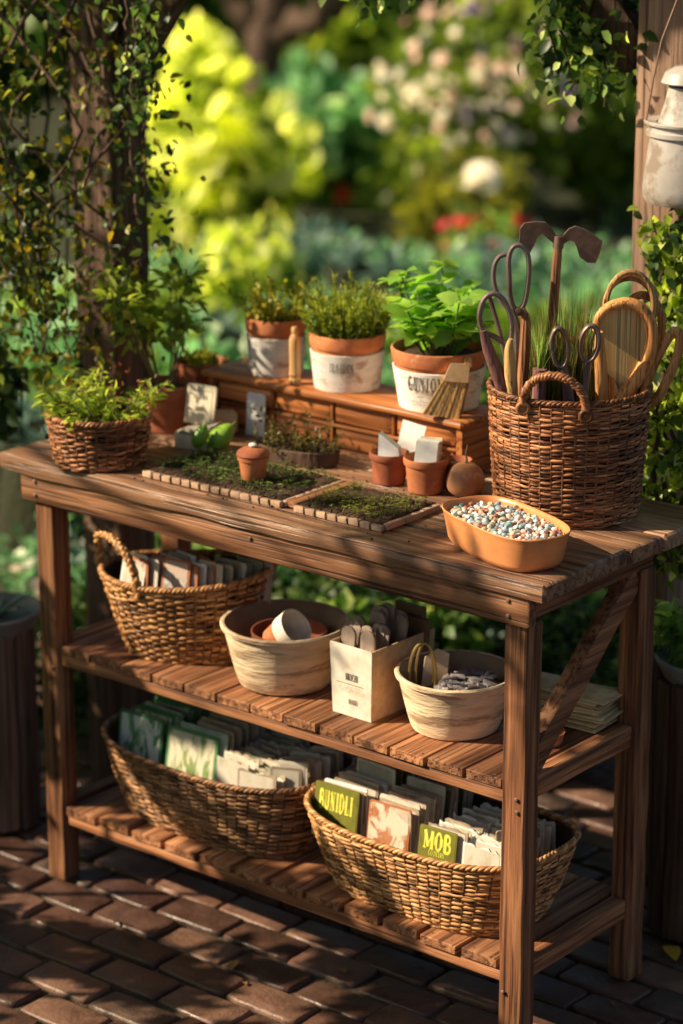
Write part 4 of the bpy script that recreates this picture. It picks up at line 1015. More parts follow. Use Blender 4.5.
def picmat(name, bgc, cols, thr=(.42, .55), scale=(38, 38, 20), border=None, w=.09, h=.12, band=None):
    m, nt, b = newmat(name); v = coord(nt, scale, True)
    n = noise_(nt, v, 1., 4, .6, .5); n2 = noise_(nt, v, 2.6, 3, .6)
    c = mixc(nt, bgc, mixc(nt, cols[0], cols[1], ramp(nt, [(.4, (0, 0, 0)), (.6, (1, 1, 1))], n2).outputs[0]), ramp(nt, [(thr[0], (0, 0, 0)), (thr[1], (1, 1, 1))], n).outputs[0])
    nt.links.new(c, b.inputs['Base Color']); b.inputs['Roughness'].default_value = .55; return m
PIC = {'tree': picmat('picture_trees', (.78, .80, .73), ((.06, .22, .09), (.14, .34, .14)), (.50, .58), (55, 55, 20)),
       'stems': picmat('picture_stems', (.78, .70, .54), ((.16, .28, .08), (.34, .42, .16)), (.50, .58), (95, 95, 18)),
       'olive': picmat('picture_olive', (.17, .18, .018), ((.24, .22, .03), (.13, .12, .012)), (.4, .7)),
       'mud': picmat('picture_autumn', (.70, .62, .48), ((.42, .14, .06), (.5, .22, .1)), (.50, .56), (22, 22, 16)),
       'cream': picmat('picture_cream', (.66, .60, .50), ((.55, .48, .38), (.45, .42, .30)), (.45, .7)),
       'sage': picmat('picture_sage', (.34, .36, .27), ((.18, .22, .14), (.25, .27, .2)), (.4, .6)),
       'rose': picmat('picture_rose', (.62, .50, .42), ((.40, .12, .08), (.55, .3, .2)), (.5, .6)),
       'bluepic': picmat('picture_blue', (.55, .42, .34), ((.22, .27, .33), (.6, .58, .55)), (.45, .55), (40, 40, 30)),
       'dark': picmat('picture_dark', (.09, .075, .04), ((.16, .15, .05), (.10, .09, .04)), (.4, .6))}
PAPERW = simple('packet_paper', (.60, .54, .45), (.70, .65, .56), 40, .75, .15, vary=.2)
PAPERG = simple('packet_green', (.06, .20, .08), (.10, .28, .10), 40, .6, .1, vary=.15)
PAPERT = simple('packet_tan', (.34, .26, .18), (.46, .37, .27), 40, .8, .2, vary=.3)
PAPERO = simple('packet_olive', (.16, .14, .022), (.23, .20, .03), 40, .7, .15, vary=.2)
PAPERR = simple('packet_rust', (.33, .10, .04), (.45, .17, .07), 40, .7, .15, vary=.2)
def packet(label, loc, rz, w, h, body, pic=None, tilt=-8, d=.0032, margin=.005, group=None, rag=.0):
    M = Matrix.Rotation(math.radians(tilt), 4, 'X'); r = .0045; mb = MB()
    top = [(w/2-r+r*math.sin(a), h-r+r*math.cos(a)) for a in np.linspace(PI/2, 0, 4)]+[(-w/2+r-r*math.sin(a), h-r+r*math.cos(a)) for a in np.linspace(0, PI/2, 4)]
    if rag: top = [(x, h-abs(noise.noise(Vector((x*70, loc[0]*50, loc[1]*50))))*rag) for x in np.linspace(w/2, -w/2, 12)]
    mb.prism([(-w/2, 0), (w/2, 0)]+top, -d/2, d/2, M=M, mi=0)
    if pic:
        k = margin; V = [(-w/2+k, -d/2-.0006, k), (w/2-k, -d/2-.0006, k), (w/2-k, -d/2-.0006, h-k-.002), (w/2-k-.004, -d/2-.0006, h-k), (-w/2+k+.004, -d/2-.0006, h-k), (-w/2+k, -d/2-.0006, h-k-.002)]
        V = [tuple(M @ Vector(p)) for p in V]; mb.add(V, [(0, 1, 2, 3, 4, 5)], .5, 1, False)
    o = mb.build('seed_packet', [body]+([pic] if pic else [])); o.location = loc; o.rotation_euler = (0, 0, rz)
    return tag(o, label, 'seed packet', group)
# packets in the honey-coloured basket
G1 = 'seed packets in the honey-coloured basket'
def mid_packets(x0, y0, n, dx, dy, rz, items, zb=.084):
    for i in range(n):
        bm_, pc, lab = items[i % len(items)]
        g = None if lab else {id(PAPERR): 'rust-edged', id(PAPERW): 'pale', id(WHITE): 'white-edged', id(PAPERT): 'tan'}[id(bm_)]+' seed packet standing in the honey-coloured basket'
        packet(lab or g, (x0+.006+i*dx, y0-.016+i*dy, MZ+.006+zb+RNG.normal()*.004), rz+RNG.normal()*.07, .060+RNG.normal()*.003, .112, bm_, PIC[pc] if pc else None, -8+RNG.normal()*3, group=g and g.replace('packet', 'packets', 1))
N_ = None
mid_packets(-.972, .062, 1, 0, 0, -.05, [(WHITE, 'cream', 'white-faced seed packet nearest the arched basket handle')])
mid_packets(-.962, .074, 7, .0135, .0115, -.05, [(PAPERR, 'rose', N_), (PAPERW, 'cream', N_), (PAPERR, 'rose', N_), (PAPERW, 'cream', N_), (PAPERT, 'sage', N_), (WHITE, 'cream', N_), (PAPERR, 'rose', N_)])
mid_packets(-.880, .088, 1, 0, 0, .05, [(PAPERR, 'bluepic', 'rust-edged seed packet with a blue-grey picture, foremost in the honey-coloured basket')])
mid_packets(-.872, .100, 6, .0135, .013, .05, [(PAPERR, 'rose', N_), (WHITE, 'cream', N_), (PAPERR, 'rose', N_), (PAPERW, 'cream', N_), (PAPERT, 'sage', N_), (PAPERW, 'cream', N_)])
mid_packets(-.815, .165, 1, 0, 0, .1, [(PAPERT, 'sage', 'mottled tan seed packet at the shaded right end of the honey-coloured basket')])
mid_packets(-.803, .180, 3, .014, .016, .1, [(PAPERT, 'cream', N_), (PAPERT, 'sage', N_), (PAPERT, 'cream', N_)])
# stoneware tubs
def tub(label, loc, rb, rt, h, name='stoneware_tub'):
    t = thing(name, label, 'tub', loc, 0, 'cream tubs on the middle shelf')
    pr = [(rb*.92, 0), (rb, .004)]+[(rb+(rt-.004-rb)*x**.85, .004+(h-.016)*x) for x in np.linspace(.1, 1, 9)]+[(rt+.002, h-.009), (rt+.003, h-.003), (rt, h), (rt-.005, h-.001)]
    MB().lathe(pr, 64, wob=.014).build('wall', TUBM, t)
    MB().lathe([(rt-.0052, h-.0012)]+[(rt-.008-(rt-rb)*x, h-.006-(h-.02)*x) for x in np.linspace(0, 1, 6)]+[(.0005, .014)], 48, wob=.01, cap0=False).build('inner_skin', TUBIN, t)
    return t
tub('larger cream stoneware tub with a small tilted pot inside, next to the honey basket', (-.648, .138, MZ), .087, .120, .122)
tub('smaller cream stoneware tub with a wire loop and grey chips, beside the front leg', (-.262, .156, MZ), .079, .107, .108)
ip = thing('nesting_bowl', 'brown inner bowl sunk in the larger cream tub', 'bowl', (-.640, .140, MZ+.066)); MB().lathe([(.050, 0), (.066, .010), (.072, .038), (.069, .038), (.06, .012), (.0005, .008)], 40, wob=.02).build('body', TERRA_D, ip)
sp_ = thing('tilted_pot', 'small orange and cream pot lying tilted in the larger cream tub', 'flower pot', (-.628, .108, MZ+.104), .3)
Mr = Matrix.Rotation(math.radians(52), 4, 'Y') @ Matrix.Rotation(.2, 4, 'X')
MB().lathe([(.022, -.03), (.026, -.028), (.032, .012), (.0325, .016)], 30, wob=.02).xf(Mr).build('outer', TERRA, sp_)
MB().lathe([(.0335, .010), (.036, .040), (.034, .040), (.030, .012), (.026, -.02), (.0005, -.022)], 30, wob=.02, cap0=False).xf(Mr).build('collar', CARDF, sp_)
# printed cardboard box with wooden labels
BX = (-.4325, .160); bw2, bd2, bh = .0455, .086, .136
cb = thing('cardboard_box', 'open printed cardboard box full of rounded wooden labels on the middle shelf', 'box', (BX[0], BX[1], MZ), -.03)
k = .0025; fl = 1.10
def wall(x0, y0, x1, y1, mat, nm):
    n = np.array([y1-y0, x0-x1]); n = n/np.linalg.norm(n)*k
    V = [(x0, y0, 0), (x1, y1, 0), (x1*fl, y1*1.04, bh), (x0*fl, y0*1.04, bh), (x0-n[0], y0-n[1], 0), (x1-n[0], y1-n[1], 0), (x1*fl-n[0], y1*1.04-n[1], bh), (x0*fl-n[0], y0*1.04-n[1], bh)]
    return MB().add(V, [(0, 1, 2, 3), (5, 4, 7, 6), (3, 2, 6, 7), (0, 3, 7, 4), (1, 5, 6, 2), (0, 4, 5, 1)], .5, smooth=False).build(nm, mat, cb)
fw_ = wall(-bw2, -bd2, bw2, -bd2, CARDF, 'front_panel'); wall(bw2+.0002, -bd2+.0003, bw2+.0002, bd2, CARDB, 'side_panel'); wall(bw2, bd2+.0005, -bw2, bd2+.0005, CARDB, 'back_panel'); wall(-bw2-.0002, bd2, -bw2-.0002, -bd2+.0003, CARDB, 'side_panel')
MB().plank((-bw2+.003, -bd2+.003, .0008), (bw2-.003, bd2-.003, .06), 0, 1, .002).build('filling', BROWNP, cb)
fy = lambda z: -bd2*(1+.04*z/bh)-.0006
fm = lambda z0, x0=0: (lambda X, Y, i: (X+x0, fy(z0+Y)-.00001*(i % 7), z0+Y))
text_mesh('URICHI', .0125, fm(.070, .002), .58, 1.25).build('lettering', INK, fw_)
text_mesh('HOURI', .0095, fm(.024, .004), .62).build('lettering', INK, fw_)
mb = MB()
for z, xa, xb, th in ((.062, -.034, .030, .0011), (.057, -.028, .026, .0005), (.0535, -.032, .022, .0005), (.050, -.030, .032, .0005), (.0465, -.024, .030, .0005)):
    xs = np.linspace(xa, xb, 16); 
    for i in range(15):
        if th < .001 and RNG.random() < .25: continue
        mb.add([(xs[i], fy(z)-.0001, z), (xs[i+1]-.0006, fy(z)-.0001, z), (xs[i+1]-.0006, fy(z)-.0001, z+th), (xs[i], fy(z)-.0001, z+th)], [(0, 1, 2, 3)], .5, smooth=False)
mb.build('printed_lines', INK, fw_)
pk = []
for r_ in range(5):
    for c_ in range(3):
        x = -.030+c_*.024+RNG.normal()*.003; y = -.062+r_*.020+RNG.normal()*.003; w = .0145+.004*RNG.random(); h_ = .106+.006*r_+RNG.normal()*.006
        M = Matrix.Rotation(math.radians(-5+RNG.normal()*4), 4, 'X') @ Matrix.Rotation(RNG.normal()*.07, 4, 'Y')
        pol = [(-w, 0), (w, 0)]+[(w*math.cos(a), h_-w*.8+w*.8*math.sin(a)) for a in np.linspace(0, PI, 9)]
        o = MB().prism(pol, -.0022, .0022, M=M).build('wooden_label', TAGS); o.location = (BX[0]+x, BX[1]+y, MZ+.055); o.rotation_euler = (0, 0, -.03+RNG.normal()*.12)
        tag(o, 'round-topped grey-brown wooden plant label in the printed cardboard box', 'plant label', 'wooden plant labels in the cardboard box')
for k_, (x, y, hh, lab) in enumerate(((.012, .055, .128, 'dark brown card at the back of the printed cardboard box'), (-.010, .072, .142, 'hindmost dark brown card, half hidden at the back of the cardboard box'))):
    o = MB().prism([(-.032, 0), (.032, 0), (.032, hh), (-.030, hh+.003)], -.006, .006).build('brown_card', BROWNP); o.location = (BX[0]+x+.012, BX[1]+y, MZ+.03); o.rotation_euler = (-.06, 0, .05); tag(o, lab, 'card')
# smaller tub contents
wl = thing('wire_loop', 'brass wire loop standing up in the smaller cream tub', 'wire loop', (-.325, .140, MZ), YAW)
mb = MB(); P = [(.024*math.cos(a)*1., -.004+.0*a, .088+.062*math.sin(a)) for a in np.linspace(-.5, PI+.5, 24)]; mb.tube(P, .0026, 8); P = [(.016*math.cos(a)+.004, .006, .085+.060*math.sin(a)) for a in np.linspace(-.5, PI+.4, 24)]; mb.tube(P, .0022, 8); mb.build('wire', BRASS, wl)
ct = MB().prism([(-.024, 0), (.022, 0), (.024, .066), (.002, .074), (-.020, .058)], -.002, .002, M=Matrix.Rotation(-.25, 4, 'X')).build('paper_tag', PAPER); ct.location = (-.318, .165, MZ+.055); ct.rotation_euler = (0, .1, .8); tag(ct, 'folded pinkish-brown paper tag behind the brass wire loop', 'tag')
for k_ in range(72):
    a = RNG.random()*TAU; q = .075*math.sqrt(RNG.random()); x, y = q*math.cos(a), q*math.sin(a)
    if x < -.035: x += .04
    lz = MZ+.066+.020*(k_/72)+RNG.random()*.008
    o = MB().plank((-.013, -.008, -.0025), (.013, .008, .0025), 0, 2, .001, .001).build('label_chip', CHIPS); o.location = (-.255+x*.85, .170+y*.85, lz); o.rotation_euler = (RNG.normal()*.25, RNG.normal()*.25, RNG.normal()*.5+.3)
    tag(o, 'small grey rectangular chip heaped in the smaller cream tub', 'chip', 'grey chips in the smaller cream tub')
for k_ in range(1):
    o = MB().lathe([(.055, 0), (.072, .02), (.0005, .03)], 24, cap0=True).build('packing_fill', BROWNP); o.location = (-.266, .163, MZ+.040); tag(o, 'dark brown packing mound under the grey chips', 'packing')
pbd = thing('paper_bundle', 'loose bundle of straw-coloured papers on the back right of the middle shelf', 'paper bundle', (-.128, .320, MZ), .12)
for k_ in range(19):
    w, d_ = .084+RNG.normal()*.006, .046+RNG.normal()*.005
    MB().plank((-w, -d_, .0006+k_*.0031), (w, d_, .0030+k_*.0031), 0, 26, .0006, .0035).xf(Matrix.Rotation(RNG.normal()*.04, 4, 'Z')).build('sheet_layer', STRAW, pbd)
rp_ = thing('small_saucer', 'small orange terracotta saucer in front of the straw-coloured paper bundle', 'saucer', (-.092, .195, MZ)); MB().lathe([(.028, 0), (.03, .003), (.035, .022), (.032, .022), (.027, .005), (.0005, .004)], 30).build('body', TERRA, rp_)

# ================================================================== BOTTOM SHELF
BZ = .1632
wicker_basket('long brown wicker basket of green-edged seed packets, left on the bottom shelf', (-.816, .160, BZ), .0, .150, .212, .112, .268, .148, 3.1, 31, 58, .0029, WK_BROWN, rimf=lambda x, y: .012*x*x, group='long wicker baskets on the bottom shelf')
wicker_basket('long golden wicker basket of yellow-green seed packets, right on the bottom shelf', (-.290, .152, BZ), .0, .148, .200, .112, .258, .155, 3.1, 31, 56, .0029, WK_GOLD, rimf=lambda x, y: .012*x*x, group='long wicker baskets on the bottom shelf')
def fill(cx, cy, a, b_, mat, lab, z):
    X, Y = ring(a, b_, 2.7, 60); o = MB().add(np.stack([X, Y, 0*X], -1), [tuple(range(60))], .3, smooth=False).build('basket_liner', mat); o.location = (cx, cy, z); tag(o, lab, 'liner')
fill(-.816, .160, .228, .118, BROWNP, 'dark liner under the packets in the left bottom basket', BZ+.065); fill(-.290, .152, .218, .120, BROWNP, 'dark liner under the packets in the right bottom basket', BZ+.065)
GL2 = 'seed packets in the left bottom basket'; GR2 = 'seed packets in the right bottom basket'
def column(x, y0, n, step, w, h, choices, z, side, rz=0., hj=.005, rag=0.):
    for i in range(n):
        bm_, pc, word = choices[RNG.integers(len(choices))]
        lab = '%s seed packet filed in the %s bottom basket' % (word, side)
        packet(lab, (x+RNG.normal()*.004, y0+i*step+RNG.normal()*.002, z+RNG.normal()*hj), rz+RNG.normal()*.05, w+RNG.normal()*.003, h, bm_, PIC[pc], -7+RNG.normal()*2.5, group=lab.replace('packet', 'packets'), rag=rag)
z0 = BZ+.092
packet('seed packet with a dark green frame round green trees, front left of the left basket', (-.998, .098, z0+.005), .06, .112, .098, PAPERG, PIC['tree'], -9, margin=.006)
packet('seed packet picturing tall green stems inside a green frame, in the left basket', (-.862, .098, z0-.004), .06, .124, .104, PAPERG, PIC['stems'], -9, margin=.006)
packet('pale green-backed seed packet just behind the one with tall stems', (-.845, .112, z0+.002), .04, .12, .106, simple('packet_mint', (.36, .46, .38), (.44, .54, .45), 40, .6, .1), None, -8)
gch = [(PAPERG, 'stems', 'green-framed'), (PAPERW, 'cream', 'pale'), (PAPERW, 'tree', 'tree-pictured'), (PAPERR, 'rose', 'rust-edged')]
tch = [(PAPERT, 'sage', 'sage-and-tan'), (PAPERT, 'cream', 'tan'), (PAPERW, 'cream', 'pale')]
column(-.985, .120, 14, .0105, .105, .108, gch, z0, 'left')
column(-.835, .134, 12, .0108, .10, .110, tch, z0, 'left')
column(-.735, .080, 15, .0125, .085, .080, tch, z0, 'left', rag=.012)
column(-.618, .10, 10, .0135, .06, .09, tch, z0, 'left', .5); column(-.665, .072, 15, .0125, .085, .074, tch, z0, 'left', rag=.014)
def pk_text(o, txt, h, z, tilt, mat, sq=.8, x=0, d=.0032, w=1.): ctext(o, txt, h, z, w, -d/2-.0009, tilt, mat, sq, x)
z0 = BZ+.080
o = packet('olive seed packet lettered BUNIDLI in yellow, front left of the right basket', (-.475, .070, z0+.006), .03, .102, .104, PAPERO, PIC['olive'], -8, margin=.002); pk_text(o, 'BUNIDLI', .034, .056, -8, YELLOW, .47, w=1.7)
o = packet('cream seed packet with a rust-brown landscape, middle front of the right basket', (-.355, .075, z0), .03, .094, .104, PAPERR, PIC['mud'], -8, margin=.003)
o = packet('olive seed packet lettered MOB in yellow, beside the front leg', (-.238, .068, z0-.002), .03, .082, .094, PAPERO, PIC['olive'], -8, margin=.002); pk_text(o, 'MOB', .032, .054, -8, YELLOW, .75, w=1.6); pk_text(o, 'COUNTRY', .009, .042, -8, YELLOW, .72)
wch = [(WHITE, 'cream', 'white-edged'), (PAPERW, 'cream', 'pale'), (WHITE, 'cream', 'white-edged'), (PAPERT, 'cream', 'tan')]
och = [(PAPERO, 'olive', 'olive'), (PAPERT, 'dark', 'dark tan'), (PAPERW, 'cream', 'pale')]
column(-.468, .082, 10, .0085, .098, .106, wch, z0, 'right'); column(-.462, .178, 9, .010, .096, .122, och, z0, 'right')
column(-.350, .085, 9, .0085, .090, .106, [(PAPERT, 'rose', 'tan'), (PAPERW, 'cream', 'pale')], z0, 'right'); column(-.345, .172, 9, .010, .090, .118, och, z0, 'right')
column(-.228, .080, 16, .0105, .082, .086, wch, z0, 'right', rag=.012)
column(-.140, .072, 16, .0110, .085, .084, wch, z0, 'right', rag=.014)
column(-.108, .13, 5, .020, .050, .098, [(PAPERT, 'sage', 'sage-and-tan'), (PAPERT, 'dark', 'dark tan')], z0, 'right', .9)

# ================================================================== PERGOLA, JUG, VINES, STUMPS
LPOST = wood('left_post_wood', 2, (.035, .02, .014), (.10, .06, .043), (.24, .155, .115), rough=.75)
pg = thing('wooden_pergola', 'weathered wooden pergola with vine-covered square posts behind the bench', 'pergola', (-.8, .62, 0)); PO = np.array([-.8, .62, 0])
def gp(nm, mb, mat):
    M = np.eye(4); M[:3, 3] = -PO; return mb.xf(M).build(nm, mat, pg)
gp('post', MB().plank((-1.425, .385, 0), (-1.315, .495, 2.5), 2, 40, .006, .004), LPOST)
gp('post', MB().plank((-.315, .765, 0), (-.210, .870, 2.5), 2, 40, .006, .004), POSTW)
gp('beam', MB().plank((-2.4, .60, 2.502), (.9, .69, 2.62), 0, 40, .006, .004), DARKW)
gp('cross_beam', MB().plank((-1.42, -.1, 2.40), (-1.33, 1.6, 2.50), 1, 20, .006, .004), DARKW)
gp('cross_beam', MB().plank((-.31, .1, 2.40), (-.22, 1.8, 2.50), 1, 20, .006, .004), DARKW)
def diag(p, q, w):
    p, q = np.array(p), np.array(q); L = np.linalg.norm(q-p); R = Vector(q-p).to_track_quat('Z', 'Y').to_matrix().to_4x4(); return MB().plank((-w/2, -w/2, 0), (w/2, w/2, L), 2, 14, .005, .003).xf(Matrix.Translation(p) @ R)
gp('knee_brace', diag((-.33, .81, 1.62), (-.95, .64, 2.5), .07), DARKW)
gp('knee_brace', diag((-1.30, .45, 1.60), (-.75, .62, 2.5), .07), DARKW)
# hanging enamel jug in front of the right-hand post
jx = at(688, 150, 4.78)
jug = thing('hanging_jug', 'dented white enamel jug hanging by wire against the right post', 'jug', tuple(jx))
MB().lathe([(.060, -.098), (.072, -.096), (.079, -.086), (.080, -.066), (.076, -.02), (.071, .018), (.0705, .026), (.077, .028), (.0775, .036), (.0735, .038), (.0735, .046), (.081, .049), (.082, .053), (.079, .055), (.060, .052)], 48, wob=.012).build('body', ENAMEL, jug)
MB().lathe([(.058, .050), (.055, .060), (.047, .085), (.041, .110), (.040, .116), (.037, .114), (.036, .1)], 40, wob=.01, cap0=False).build('neck', ENAMEL, jug)
MB().lathe([(.052, .122), (.054, .124), (.047, .142), (.03, .152), (.0005, .155)], 36, cap0=True).build('lid', ENAMEL, jug)
mb = MB()
for s_ in (-1, 1): mb.tube([(s_*.08*RT[0], s_*.08*RT[1], .045), (s_*.068*RT[0], s_*.068*RT[1], .13), (s_*.055*RT[0], s_*.055*RT[1], .2), (s_*.02*RT[0], s_*.02*RT[1], .30), (0, 0, .36)], .0022, 6)
mb.tube([(0, 0, .36), (0, 0, .93)], .002, 6); mb.build('wire', RUST, jug)
# vines
def vine(name, label, region, nl, size, mats, stems, depth, jit=.12, group=None, wts=None, falls=None):
    root = thing(name, label, 'vine', tuple(at(region[0], region[3], depth)*np.array([1, 1, 0])), 0, group); o0 = np.array(root.location)
    st = MB()
    paths = []
    for s_ in stems:
        P = np.array([at(u, v, depth+dd) for u, v, dd in s_])-o0
        t = np.linspace(0, len(P)-1, 6*len(P)); P = np.stack([np.interp(t, np.arange(len(P)), P[:, i]) for i in range(3)], -1)+RNG.normal(size=(len(t), 3))*.006
        st.tube(P, rad(len(P), .006, .003, .0015), 6); paths.append(P)
    st.build('stems', BARK, root, 0)
    for mi, (mat, n) in enumerate(zip(mats, nl)):
        lf = MB(); P = []
        while len(P) < n:
            if falls and RNG.random() < .75:
                pp = paths[RNG.integers(len(paths))]; p = pp[RNG.integers(len(pp))]+np.clip(RNG.normal(size=3), -1.6, 1.6)*jit*.45
            else:
                u = region[0]+(region[2]-region[0])*RNG.random(); v = region[1]+(region[3]-region[1])*RNG.random()
                if noise.noise(Vector((u*.02, v*.016, depth+mi*1.7))) < -.05: continue
                p = at(u, v, depth+np.clip(RNG.normal(), -1.5, 1.5)*jit)-o0
            P.append(p)
        P = np.array(P); D = RNG.normal(size=(n, 3))*.7; D[:, 2] -= .7
        leaves(lf, P, D, size*(.6+.8*RNG.random(n)), 'leaf', width=1.25)
        lf.build('leaves', mat, root, 0)
    return root
vine('climbing_vine', 'small-leaved vine, some leaves coloured sunlit yellow, smothering the left pergola post', (-70, -40, 132, 340), (880, 330, 580), .020, (L_DARK, L_OLIVE, L_YEL),
     [[(20+RNG.normal()*60, -40, 0), (40+RNG.normal()*50, 120, -.05), (60+RNG.normal()*45, 260, 0), (62+RNG.normal()*30, 360, .03)] for k in range(10)]+[[(148, -30, -.05), (143, 90, 0), (146, 170, 0), (138, 230, 0)]], 5.12, falls=True)
vine('climbing_vine', 'dark-leaved creeper added as a shade-dark backing behind the left pergola post', (-160, -60, 140, 430), (4200, 120), .040, (L_DARK, L_OLIVE),  # dark leaf layer added to stand in for the shade behind the post
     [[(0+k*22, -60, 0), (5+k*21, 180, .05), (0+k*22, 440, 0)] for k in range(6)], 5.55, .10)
vine('climbing_vine', 'vine with bright yellow-green leaves climbing the lower right post', (642, 225, 720, 520), (500, 650, 420), .024, (L_DARK, L_FRESH, L_LIME),
     [[(650+k*14, 560, 0), (655+k*12, 420, -.02), (668+k*9, 300, .02), (652+k*14, 225, 0)] for k in range(5)], 4.80, .05, falls=True)
vine('hanging_vine', 'dark vine trailing from above beside the right post at the top', (545, -60, 650, 60), (380, 300, 60), .026, (L_DARK, L_MID, L_LIME),
     [[(560+k*14, -60, 0), (552+k*13, 10, 0), (556+k*12+RNG.normal()*6, 55+RNG.random()*50, 0)] for k in range(7)], 4.9, .07, falls=True)
vine('hanging_vine', 'short dark vine tendrils hanging from the top left edge beside the post', (90, -50, 160, 50), (130, 60), .022, (L_DARK, L_MID),
     [[(125+k*9, -50, 0), (127+k*8, 40, 0), (133+k*6, 100, 0)] for k in range(4)], 5.0, .05, falls=True)
vine('hanging_vine', 'wisps of dark vine hanging into the top centre of the view', (330, -60, 420, 0), (120, 80), .024, (L_DARK, L_MID),
     [[(340+k*18, -70, 0), (346+k*17, -30, 0), (345+k*18, -2, 0)] for k in range(5)], 5.0, .06, falls=True)

def stump(label, loc, r, h, nst, mat, rz=0):
    t = thing('stave_planter', label, 'planter', loc, rz); 
    for k in range(nst):
        a = k*TAU/nst; w = PI*r/nst*.94
        M = Matrix.Rotation(a, 4, 'Z') @ Matrix.Translation((0, -r, 0)); mb = MB().plank((-w, -.011, RNG.random()*.006), (w, .011, h-.012+RNG.normal()*.01), 2, 12, .004, .003).xf(M); mb.build('stave', mat, t)
    return t
ps = stump('rough planter of upright wooden staves at the left edge beside the bench', tuple(on(6, 822, 0)*np.array([1, 1, 0])+np.array([-.03, .0, 0])), .085, .46, 11, POSTW)
mb = MB(); mb.lathe([(.074, .40), (.105, .452), (.112, .470), (.106, .474), (.09, .455), (.0005, .44)], 36, wob=.03, cap0=False); mb.build('rim_bowl', GREYST, ps)
ag = thing('spiky_plant', 'pale narrow-leaved plant growing from the stave planter at the left edge', 'plant', (ps.location.x, ps.location.y, .445))
lf = MB()
for k in range(38):
    a = RNG.random()*TAU; d = np.array([math.cos(a), math.sin(a), .25+.9*RNG.random()]); leaves(lf, [(.01*math.cos(a), .01*math.sin(a), 0)], [d], [.07+.07*RNG.random()], 'blade', width=1.5, nrm=np.array([[0, 0, 1.]])+RNG.normal(size=(1, 3))*.2)
lf.build('leaves', L_BLUE, ag, 0)
bq = on(700, 925, 0)
ps2 = stump('dark stave planter standing on the paving behind the right back leg', (bq[0], bq[1], 0), .092, .545, 12, DARKW)
mb = MB(); mb.lathe([(.08, .50), (.104, .545), (.108, .552), (.104, .558), (.09, .55), (.0005, .53)], 36, cap0=False); mb.build('rim_bowl', GREYST, ps2)
iv = thing('ivy_plant', 'dark bushy green plant growing on top of the right stave planter', 'plant', (bq[0], bq[1], .54)); lf = MB()
clump_crown(lf, (0, 0, .06), (.10, .10, .07), 16, 30, .026, 'leaf', .35); lf.build('leaves', L_MID, iv, 0)
LITTER = leafmat('leaf_litter', [(.14, .07, .025), (.26, .15, .05)], .15)
lw = tag(leaves(MB(), [(0, 0, 0)], [(.6, -.5, .1)], [.05], 'leaf', nrm=np.array([[.1, 0, 1.]]), width=1.3).build('fallen_leaf', leafmat('leaf_fallen', [(.45, .26, .03), (.45, .26, .03)], .2)), 'yellow fallen leaf on the paving at the right edge', 'leaf'); lw.location = on(668, 947, .008)
for k in range(14):
    q_ = on(20+620*RNG.random(), 880+140*RNG.random(), .004); a = RNG.random()*TAU
    o = leaves(MB(), [(0, 0, 0)], [(math.cos(a), math.sin(a), .1)], [.018+.016*RNG.random()], 'leaf', nrm=np.array([[.2*RNG.normal(), .2*RNG.normal(), 1.]]), width=1.1).build('fallen_leaf', LITTER)
    o.location = q_; tag(o, 'small dry brown leaf lying on the brick paving', 'leaf', 'small dry leaves on the paving')
# ================================================================== THE GARDEN BEHIND
def shrub(name, label, cat, u, v0, v1, d, wpx, mat, ncl, nlf, size, kind='quad', clr=.32, group=None, width=1.1, flowers=None, lightup=.35, stems=True, fill=.45, spark=.09):
    top = at(u, v0, d); bot_z = 0. if v1 is None else max(0., at(u, v1, d)[2])
    r = wpx/2*d/F_PX; z1 = top[2]
    base = np.array([top[0], top[1], 0.]); root = thing(name, label, cat, tuple(base), 0, group)
    rz_ = (z1-bot_z)/2; cz = bot_z+rz_
    lf = MB(); clump_crown(lf, (0, 0, cz), (r, r*.9, rz_), ncl, nlf, size, kind, clr, width, lightup=lightup, zmin=.05, fill=fill, spark=spark)
    lf.build('crown', mat, root, 0)
    if stems:
        st = MB()
        for k in range(6):
            dd = rdir(1)[0]; branch(st, (dd[0]*.05, dd[1]*.05, 0), (dd[0]*r*.6, dd[1]*r*.6, cz+rz_*.5*dd[2]), .018, .005)
        st.build('stems', BARK, root, 0)
    for fm_, n, fs in (flowers or []):
        fb = MB()
        for k in range(n):
            dd = rdir(1)[0]; dd = dd-FW*.9; dd /= np.linalg.norm(dd)
            if dd[2] < -.2: dd[2] *= -.5
            p = np.array([0, 0, cz])+dd*np.array([r, r, rz_])*(.92+.16*RNG.random()); s_ = fs*(.5+.9*RNG.random()**2)
            ax = dd+RNG.normal(size=3)*.3; n_ = 11; a = np.arange(n_)*2.4
            t1 = np.cross(ax, [0, 0, 1.])+1e-3; t1 /= np.linalg.norm(t1); t2 = np.cross(ax, t1); t2 /= np.linalg.norm(t2)
            D = np.cos(a)[:, None]*t1+np.sin(a)[:, None]*t2+ax/np.linalg.norm(ax)*np.linspace(.2, 1.4, n_)[:, None]
            leaves(fb, np.repeat(p[None], n_, 0), D, s_*np.linspace(1, .6, n_), 'round', width=1.1)
        fb.build('blossoms', fm_, root, 0)
    return root
shrub('lime_shrub', 'sunlit yellow-green shrub glowing behind the left post', 'shrub', 205, 35, 330, 11.2, 125, L_LIME, 46, 11, .105, 'round', .30, width=1.15, lightup=.5, spark=.42)
shrub('lime_shrub', 'lower sunlit lime shrub spreading right of the tallest lime one', 'shrub', 262, 120, 380, 12., 95, L_LIME, 18, 11, .10, 'round', .36, lightup=.5, spark=.25)
shrub('green_shrub', 'mid-green shrub with cool leaves right of the lime shrub', 'shrub', 318, 70, 330, 12.6, 150, L_TEAL, 50, 22, .085, 'round', .28)
